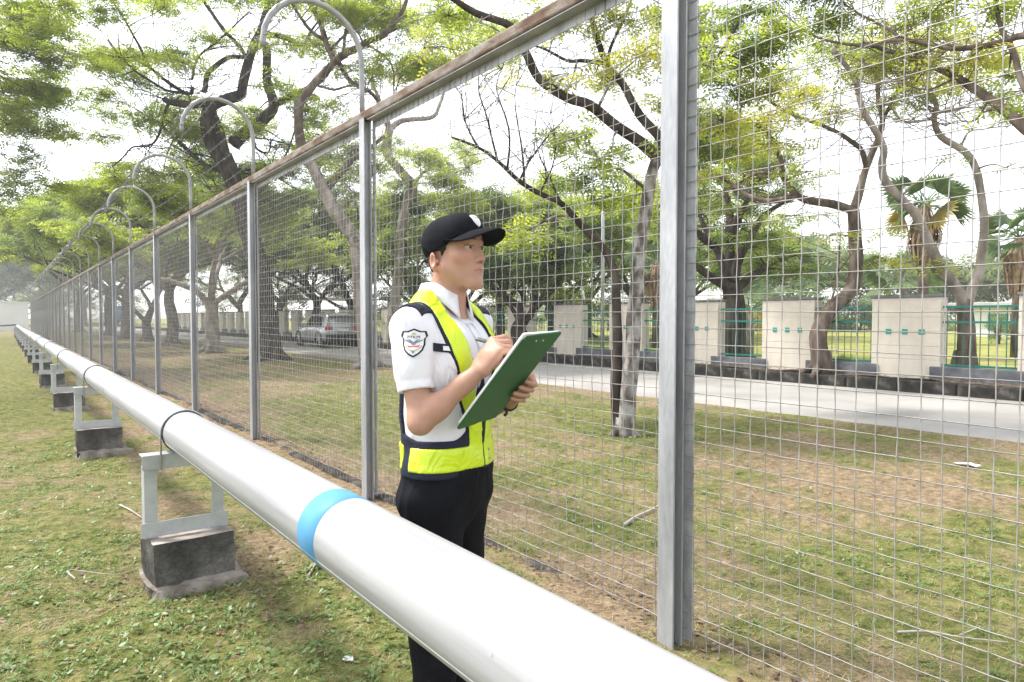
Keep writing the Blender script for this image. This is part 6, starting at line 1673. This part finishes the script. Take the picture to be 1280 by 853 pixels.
# ---- watch
wa = V3(*WR_L); wd = nrm(V3(*WR_L) - V3(*EL_L)); wc = wa - wd * .002
u_ = nrm(np.cross(wd, V3(0, 0, 1))); v_ = np.cross(wd, u_)
mb = MB()
for dz in (-.008, 0, .008):
    for k in range(20):
        an = 2 * math.pi * k / 20; mb.v.append(tuple(wc + wd * dz + (u_ * math.cos(an) + v_ * math.sin(an)) * (.0315 if dz == 0 else .0305)))
for r_ in range(2):
    for k in range(20): mb.f.append((r_*20+k, r_*20+(k+1) % 20, (r_+1)*20+(k+1) % 20, (r_+1)*20+k)); mb.m.append(0)
wt = empty('wrist_watch', MAN_P, 'black wrist watch on the hand holding the clipboard', 'watch', rz=MAN_R)
o_ = mb.build('strap', M['black_rubber'], wt, True); md = o_.modifiers.new('thick', 'SOLIDIFY'); md.thickness = .003; md.offset = 1
tail = wc + nrm(-u_ * .2 - v_ * 1.0) * .032
cam_l = nrm(V3(-.82, -.57, 0.0)); side_ = cam_l - wd * (cam_l @ wd); side_ = nrm(side_)
dn_ = nrm(V3(0, 0, -1) - wd * (V3(0, 0, -1) @ wd)); 
mb = MB(); mb.tube([wc + nrm(side_ + dn_) * .031, wc + nrm(side_ * .6 + dn_) * .042 , wc + nrm(side_ * .9 + dn_) * .052], .0055, 6); mb.build('strap_tail', M['black_rubber'], wt)
mb = MB(); fc = wc - nrm(side_) * .031; mb.tube([fc, fc - nrm(side_) * .009], .018, 18); mb.build('watch_case', M['black_rubber'], wt, True)

# ---- clipboard with paper, clip and rivets; pen
M['board'] = nmat('green_board', [(.008, .082, .024), (.012, .105, .033)], scale=5, rough=.42, bump=.01, bscale=60, spec=.35)
M['paper'] = nmat('white_paper', [(.78, .78, .78), (.82, .82, .82)], scale=4, rough=.9)
M['steel'] = nmat('polished_steel', [(.5, .5, .51), (.6, .6, .61)], scale=10, rough=.25, metal=.9)
board = empty('clipboard', MAN_P, 'green clipboard with white paper held in front of the chest', 'clipboard', rz=MAN_R)
def bq(l, w__, n): return tuple(B_C + B_L * l + B_W * w__ + B_N * n)
def slab(hl, hw, n0, n1, l0=0.0, w0=0.0, cr=.012):
    poly = []
    for cl, cw, a0 in ((hl - cr, hw - cr, 0), (hl - cr, -hw + cr, -90), (-hl + cr, -hw + cr, -180), (-hl + cr, hw - cr, -270)):
        for k in range(5):
            an = R(a0 - 22.5 * k + 90); poly.append((l0 + cl + cr * math.sin(an) * 1.0, w0 + cw + cr * math.cos(an)))
    poly = sorted(poly, key=lambda q: math.atan2(q[1] - w0, q[0] - l0)); n = len(poly)
    mb_ = MB(); mb_.add([bq(q[0], q[1], n0) for q in poly] + [bq(q[0], q[1], n1) for q in poly], [tuple(reversed(range(n))), tuple(range(n, 2*n))] + [(k, (k+1) % n, n + (k+1) % n, n + k) for k in range(n)])
    return mb_
slab(B_HL, B_HW, -.0022, .0022).build('board', M['board'], board)
slab(.168, .1145, -.0085, -.0026, .009, -.001, .003).build('paper', M['paper'], board)
slab(.014, .050, -.016, -.0089, .158, 0, .004).build('clip', M['steel'], board)
for w__ in (-.022, .022):
    mb = MB(); mb.tube([bq(.150, w__, .0018), bq(.150, w__, .0034)], .004, 10); mb.build('rivet', M['steel'], board, True)
M['pen'] = nmat('grey_pen', [(.10, .11, .10), (.16, .17, .16)], scale=10, rough=.4, metal=.4)
pen_t = B_C + B_L * .088 + B_W * .040 - B_N * .0088
pen_d = nrm(V3(-.125, -.170, 1.362) - pen_t)
pen = empty('ballpoint_pen', MAN_P, 'thin grey pen held in the writing hand', 'pen', rz=MAN_R)
mb = MB(); mb.tube([pen_t + pen_d * .012, pen_t + pen_d * .06, pen_t + pen_d * .178], [.0042, .0046, .0046], 10); mb.build('barrel', M['pen'], pen, True)
mb = MB(); mb.tube([pen_t, pen_t + pen_d * .012], [.0008, .0042], 8); mb.build('tip', M['steel'], pen, True)
mb = MB(); mb.tube([pen_t + pen_d * .172 + V3(0, 0, .006), pen_t + pen_d * .135 + V3(0, 0, .007)], .0015, 5); mb.build('pocket_clip', M['steel'], pen)
# ------------------------------------------------------------------ grass, weeds, straw and fallen leaves
M['grass'] = leafmat('grass_blade', (0.085, 0.14, 0.024), (0.15, 0.22, 0.038), (0.25, 0.295, 0.068), 0.42)
M['weed'] = leafmat('broad_weed_leaf', (0.09, 0.15, 0.04), (0.145, 0.225, 0.06), (0.21, 0.29, 0.09), 0.35)
M['straw'] = leafmat('dry_straw', (0.22, 0.165, 0.09), (0.36, 0.28, 0.165), (0.50, 0.41, 0.26), 0.2)
M['litter'] = leafmat('fallen_leaf', (0.08, 0.045, 0.028), (0.17, 0.10, 0.065), (0.32, 0.23, 0.16), 0.15)
grng = np.random.default_rng(77)
GZ = np.vectorize(ground_z)
def spots(n_per, zones):
    """random ground points by zone: (x0, x1, y0, y1, density per square metre)"""
    out = []
    for x0, x1, y0, y1, d in zones:
        n = int((x1 - x0) * (y1 - y0) * d * n_per)
        out.append(np.stack([grng.uniform(x0, x1, n), grng.uniform(y0, y1, n)], 1))
    return np.concatenate(out)
ZN = [(-1.2, 2.3, 1.6, 5.0, 1.0), (-2.6, 2.3, 5.0, 9.0, .42), (-4.0, 2.3, 9.0, 18.0, .10), (2.45, 5.0, .2, 6.0, .9), (5.0, 9.15, -.5, 7.0, .42), (2.45, 9.15, 7.0, 13.0, .26), (2.45, 9.15, 13.0, 24.0, .07)]
def blades(P, per, ln, wd, lean, mat, name, label, flat=False):
    n = len(P) * per
    B = np.repeat(P, per, 0) + grng.normal(0, .012 if not flat else .05, (n, 2))
    far = np.clip(np.hypot(B[:, 0], B[:, 1]) / 6, 1, 3.2)
    z = GZ(B[:, 0], B[:, 1]); az = grng.uniform(0, 2 * np.pi, n); L_ = ln * grng.uniform(.5, 1.3, n) * far ** .4; W_ = wd * grng.uniform(.7, 1.3, n) * far ** .7
    up = np.abs(grng.normal(lean, .28, n)) if not flat else np.abs(grng.normal(.05, .09, n))
    up = np.clip(up, 0, 1.45)
    dx, dy, dz = np.cos(az) * np.cos(up), np.sin(az) * np.cos(up), np.sin(up)
    sx, sy = -np.sin(az), np.cos(az)
    o = np.stack([B[:, 0], B[:, 1], z - (.004 if not flat else -.004)], 1)
    D = np.stack([dx, dy, dz], 1); S = np.stack([sx, sy, 0 * sx], 1)
    droop = np.array((0, 0, -.25)) if not flat else np.array((0, 0, -.03))
    t = o + (D + droop) * L_[:, None]
    V2 = np.stack([o - S * (W_ * .45)[:, None], o + S * (W_ * .45)[:, None], t + S * (W_ * .10)[:, None], t - S * (W_ * .10)[:, None]], 1).reshape(-1, 3)
    F = np.arange(n)[:, None] * 4 + np.array([[0, 1, 2, 3]])
    o_ = link(name, np_mesh(name, V2, F, mat)); return prop(o_, label, name.replace('_', ' '), kind='stuff')
P = spots(1250, ZN); cv = cover(P[:, 0], P[:, 1]); P = P[grng.uniform(0, 1, len(P)) < np.clip(cv * 1.35 - .12, 0.02, 1)]
blades(P, 3, .042, .0042, .7, M['grass'], 'grass', 'short patchy green grass on both sides of the fence')
P = spots(950, ZN); cv = cover(P[:, 0], P[:, 1]); P = P[grng.uniform(0, 1, len(P)) < np.clip(1.05 - cv * .8, .15, 1)]
blades(P, 2, .055, .0030, .2, M['straw'], 'dry_straw', 'dry straw coloured grass lying over bare patches', True)
# broad-leaved creeping weeds on the lawn
P = spots(300, [(-1.2, 2.2, 1.6, 5.0, 1.0), (-2.6, 2.2, 5.0, 9.0, .5), (2.5, 7.0, .2, 6.0, .35)]); cv = cover(P[:, 0], P[:, 1]); P = P[grng.uniform(0, 1, len(P)) < np.clip(cv * 1.5 - .55, 0, 1)]
def rosettes(P, per, size, mat, name, label, tilt=.35, h=.02, wr=.42):
    n = len(P) * per; B = np.repeat(P, per, 0) + grng.normal(0, .02 if per > 1 else 0, (n, 2)); z = GZ(B[:, 0], B[:, 1]) + grng.uniform(.004, h, n)
    az = grng.uniform(0, 2 * np.pi, n); pt = grng.normal(.1, tilt, n); rl = grng.normal(0, tilt, n); s_ = size * grng.uniform(.6, 1.4, n) * np.clip(np.hypot(B[:, 0], B[:, 1]) / 6, 1, 2) ** .5
    D = np.stack([np.cos(az) * np.cos(pt), np.sin(az) * np.cos(pt), np.sin(pt)], 1); S = np.stack([-np.sin(az) * np.cos(rl), np.cos(az) * np.cos(rl), np.sin(rl)], 1)
    o = np.stack([B[:, 0], B[:, 1], z], 1); s2 = s_[:, None]
    V = np.stack([o, o + D * s2 * .35 + S * s2 * wr * .5, o + D * s2 * .75 + S * s2 * wr * .38, o + D * s2 * 1.0, o + D * s2 * .75 - S * s2 * wr * .38, o + D * s2 * .35 - S * s2 * wr * .5], 1).reshape(-1, 3)
    k = np.arange(n)[:, None] * 6; F = np.concatenate([k + np.array([[0, 1, 2, 5]]), k + np.array([[2, 3, 4, 5]])])
    return prop(link(name, np_mesh(name, V, F, mat)), label, name.replace('_', ' '), kind='stuff')
rosettes(P, 6, .026, M['weed'], 'creeping_weeds', 'low broad leaved weeds creeping through the lawn')
P = spots(16, ZN); P = np.concatenate([P, np.stack([grng.normal(PXX + .2, .35, 500), grng.normal(3.9, .5, 500)], 1), np.stack([grng.normal(2.42, .09, 1500), grng.uniform(0, 12, 1500)], 1), np.stack([grng.normal(13.95, .18, 1500), grng.uniform(2, 22, 1500)], 1)])
P = P[~((P[:, 0] > 9.2) & (P[:, 0] < 13.65))]
_gz_old = GZ; GZ = np.vectorize(lambda x, y: .275 if x > 13.6 else ground_z(x, y))
rosettes(P, 1, .026, M['litter'], 'leaf_litter', 'scattered brown fallen leaves on the ground', .25, .012, .6)
GZ = _gz_old

# ------------------------------------------------------------------ fallen sticks and scraps
M['stick'] = nmat('bleached_stick', [(0.30, 0.27, 0.23), (0.44, 0.40, 0.35)], scale=20, rough=.9)
def stick(pts, r0, r1, lab, forks=()):
    b0 = Vector(pts[0]); b0.z = ground_z(b0.x, b0.y)
    def g(q): v = Vector(q); return Vector((v.x - b0.x, v.y - b0.y, ground_z(v.x, v.y) - b0.z + v.z))
    o = empty('fallen_stick', b0, lab, 'stick')
    P_ = catmull([tuple(g(q)) for q in pts], 4); n = len(P_)
    mb_ = MB(); mb_.tube(P_, [r0 + (r1 - r0) * i / (n - 1) for i in range(n)], 6); mb_.build('stem', M['stick'], o, True)
    for f in forks:
        mb_ = MB(); mb_.tube([g(q) for q in f], [r1 * 1.2, r1 * .9, r1 * .5][:len(f)], 5); mb_.build('fork', M['stick'], o, True)
def gp(x, y):    # ground point seen at a photo pixel
    d = (px(x, y, 1.0) - CAM); t = -CAM.z / d.z; q = CAM + d * t; return (q.x, q.y)
def gs(pix, h=.015): return [(*gp(x, y), h) for x, y in pix]
stick(gs([(781, 655), (795, 640), (812, 630), (828, 622)], .02), .013, .008, 'pale forked stick lying on the verge left of the near post')
stick(gs([(1122, 790), (1160, 787), (1200, 796), (1262, 806)], .02), .006, .003, 'thin curved stick at the lower right beyond the mesh', [gs([(1200, 796), (1225, 785), (1240, 790)], .03)])
stick(gs([(84, 724), (95, 733), (86, 722), (140, 724), (166, 718)], .03), .0035, .002, 'thin white bent twig on the lawn left of the nearest support')
stick(gs([(385, 722), (400, 708), (432, 722)], .012), .006, .003, 'short pale twig under the pipe near the guard')
stick(gs([(150, 640), (165, 648), (178, 655)], .012), .007, .004, 'short brown twig between the two nearest supports')
M['scrap'] = nmat('white_scrap', [(0.62, 0.61, 0.59), (0.72, 0.71, 0.69)], scale=20, rough=.85)
for i, (x, y, s_, lab) in enumerate([(1208, 590, .11, 'crumpled white scrap on the verge near the road'), (436, 822, .03, 'small white scrap on the lawn below the pipe'), (300, 606, .06, 'pale scrap on the ground behind the nearest support'), (350, 640, .05, 'beige scrap on the ground under the pipe')]):
    q = gp(x, y); mb_ = MB(); rr = random.Random(i)
    n = 9; vs = [(0, 0, .02 * s_ * 20)] + [(s_ * math.cos(a) * rr.uniform(.5, 1.1), s_ * math.sin(a) * rr.uniform(.5, 1.1), rr.uniform(.004, .3 * s_)) for a in np.linspace(0, 6.28, n, endpoint=False)]
    vs[0] = (0, 0, s_ * .25)
    mb_.add(vs, [(0, 1 + k, 1 + (k + 1) % n) for k in range(n)])
    o_ = mb_.build('paper_scrap', M['scrap'], None, False, (q[0], q[1], ground_z(*q) + .005)); prop(o_, lab, 'litter')
    md = o_.modifiers.new('thick', 'SOLIDIFY'); md.thickness = .002
# shrubs at the foot of the railing
for i, (x, z, w_, lab) in enumerate([(1056, 15.4, .35, 'small bright green seedling beside the kinked trunk'), (1250, 30, 1.6, 'clipped green bush on the park lawn at right')]):
    b = gbase(x, z, PARK_Z - .03); T = Tree('shrub', b, lab, M['bark_mid'], 'leaf_lime' if i == 0 else 'leaf_mid', cat='shrub', seed=200 + i)
    for k in range(5): T.limb([b, b + Vector((T.r.uniform(-.3, .3) * w_, T.r.uniform(-.3, .3) * w_, w_ * .7))], .02 * w_, .008 * w_, 2, 5)
    T.flush_wood('stems')
    for k in range(8): T.cluster(b + Vector((T.r.uniform(-.5, .5) * w_, T.r.uniform(-.5, .5) * w_, w_ * T.r.uniform(.3, .8))), (w_ * .35, w_ * .35, w_ * .3), 40, .22 * w_ ** .5, None, .7, False)
    T.finish('foliage')

# ------------------------------------------------------------------ the bright hazy air
hz = MB(); hz.box((-160, -60, -1.5), (160, 170, 30)); haze = hz.build('haze', [])
prop(haze, 'thin bright haze filling the air', 'haze', kind='stuff')
hm = bpy.data.materials.new('haze'); hm.use_nodes = True; N, L = hm.node_tree.nodes, hm.node_tree.links
N.remove(N['Principled BSDF']); pv = N.new('ShaderNodeVolumePrincipled'); pv.inputs['Color'].default_value = (.95, .97, 1, 1); pv.inputs['Density'].default_value = 0.0016; pv.inputs['Anisotropy'].default_value = 0.3
L.new(pv.outputs[0], N['Material Output'].inputs['Volume']); haze.data.materials.append(hm)
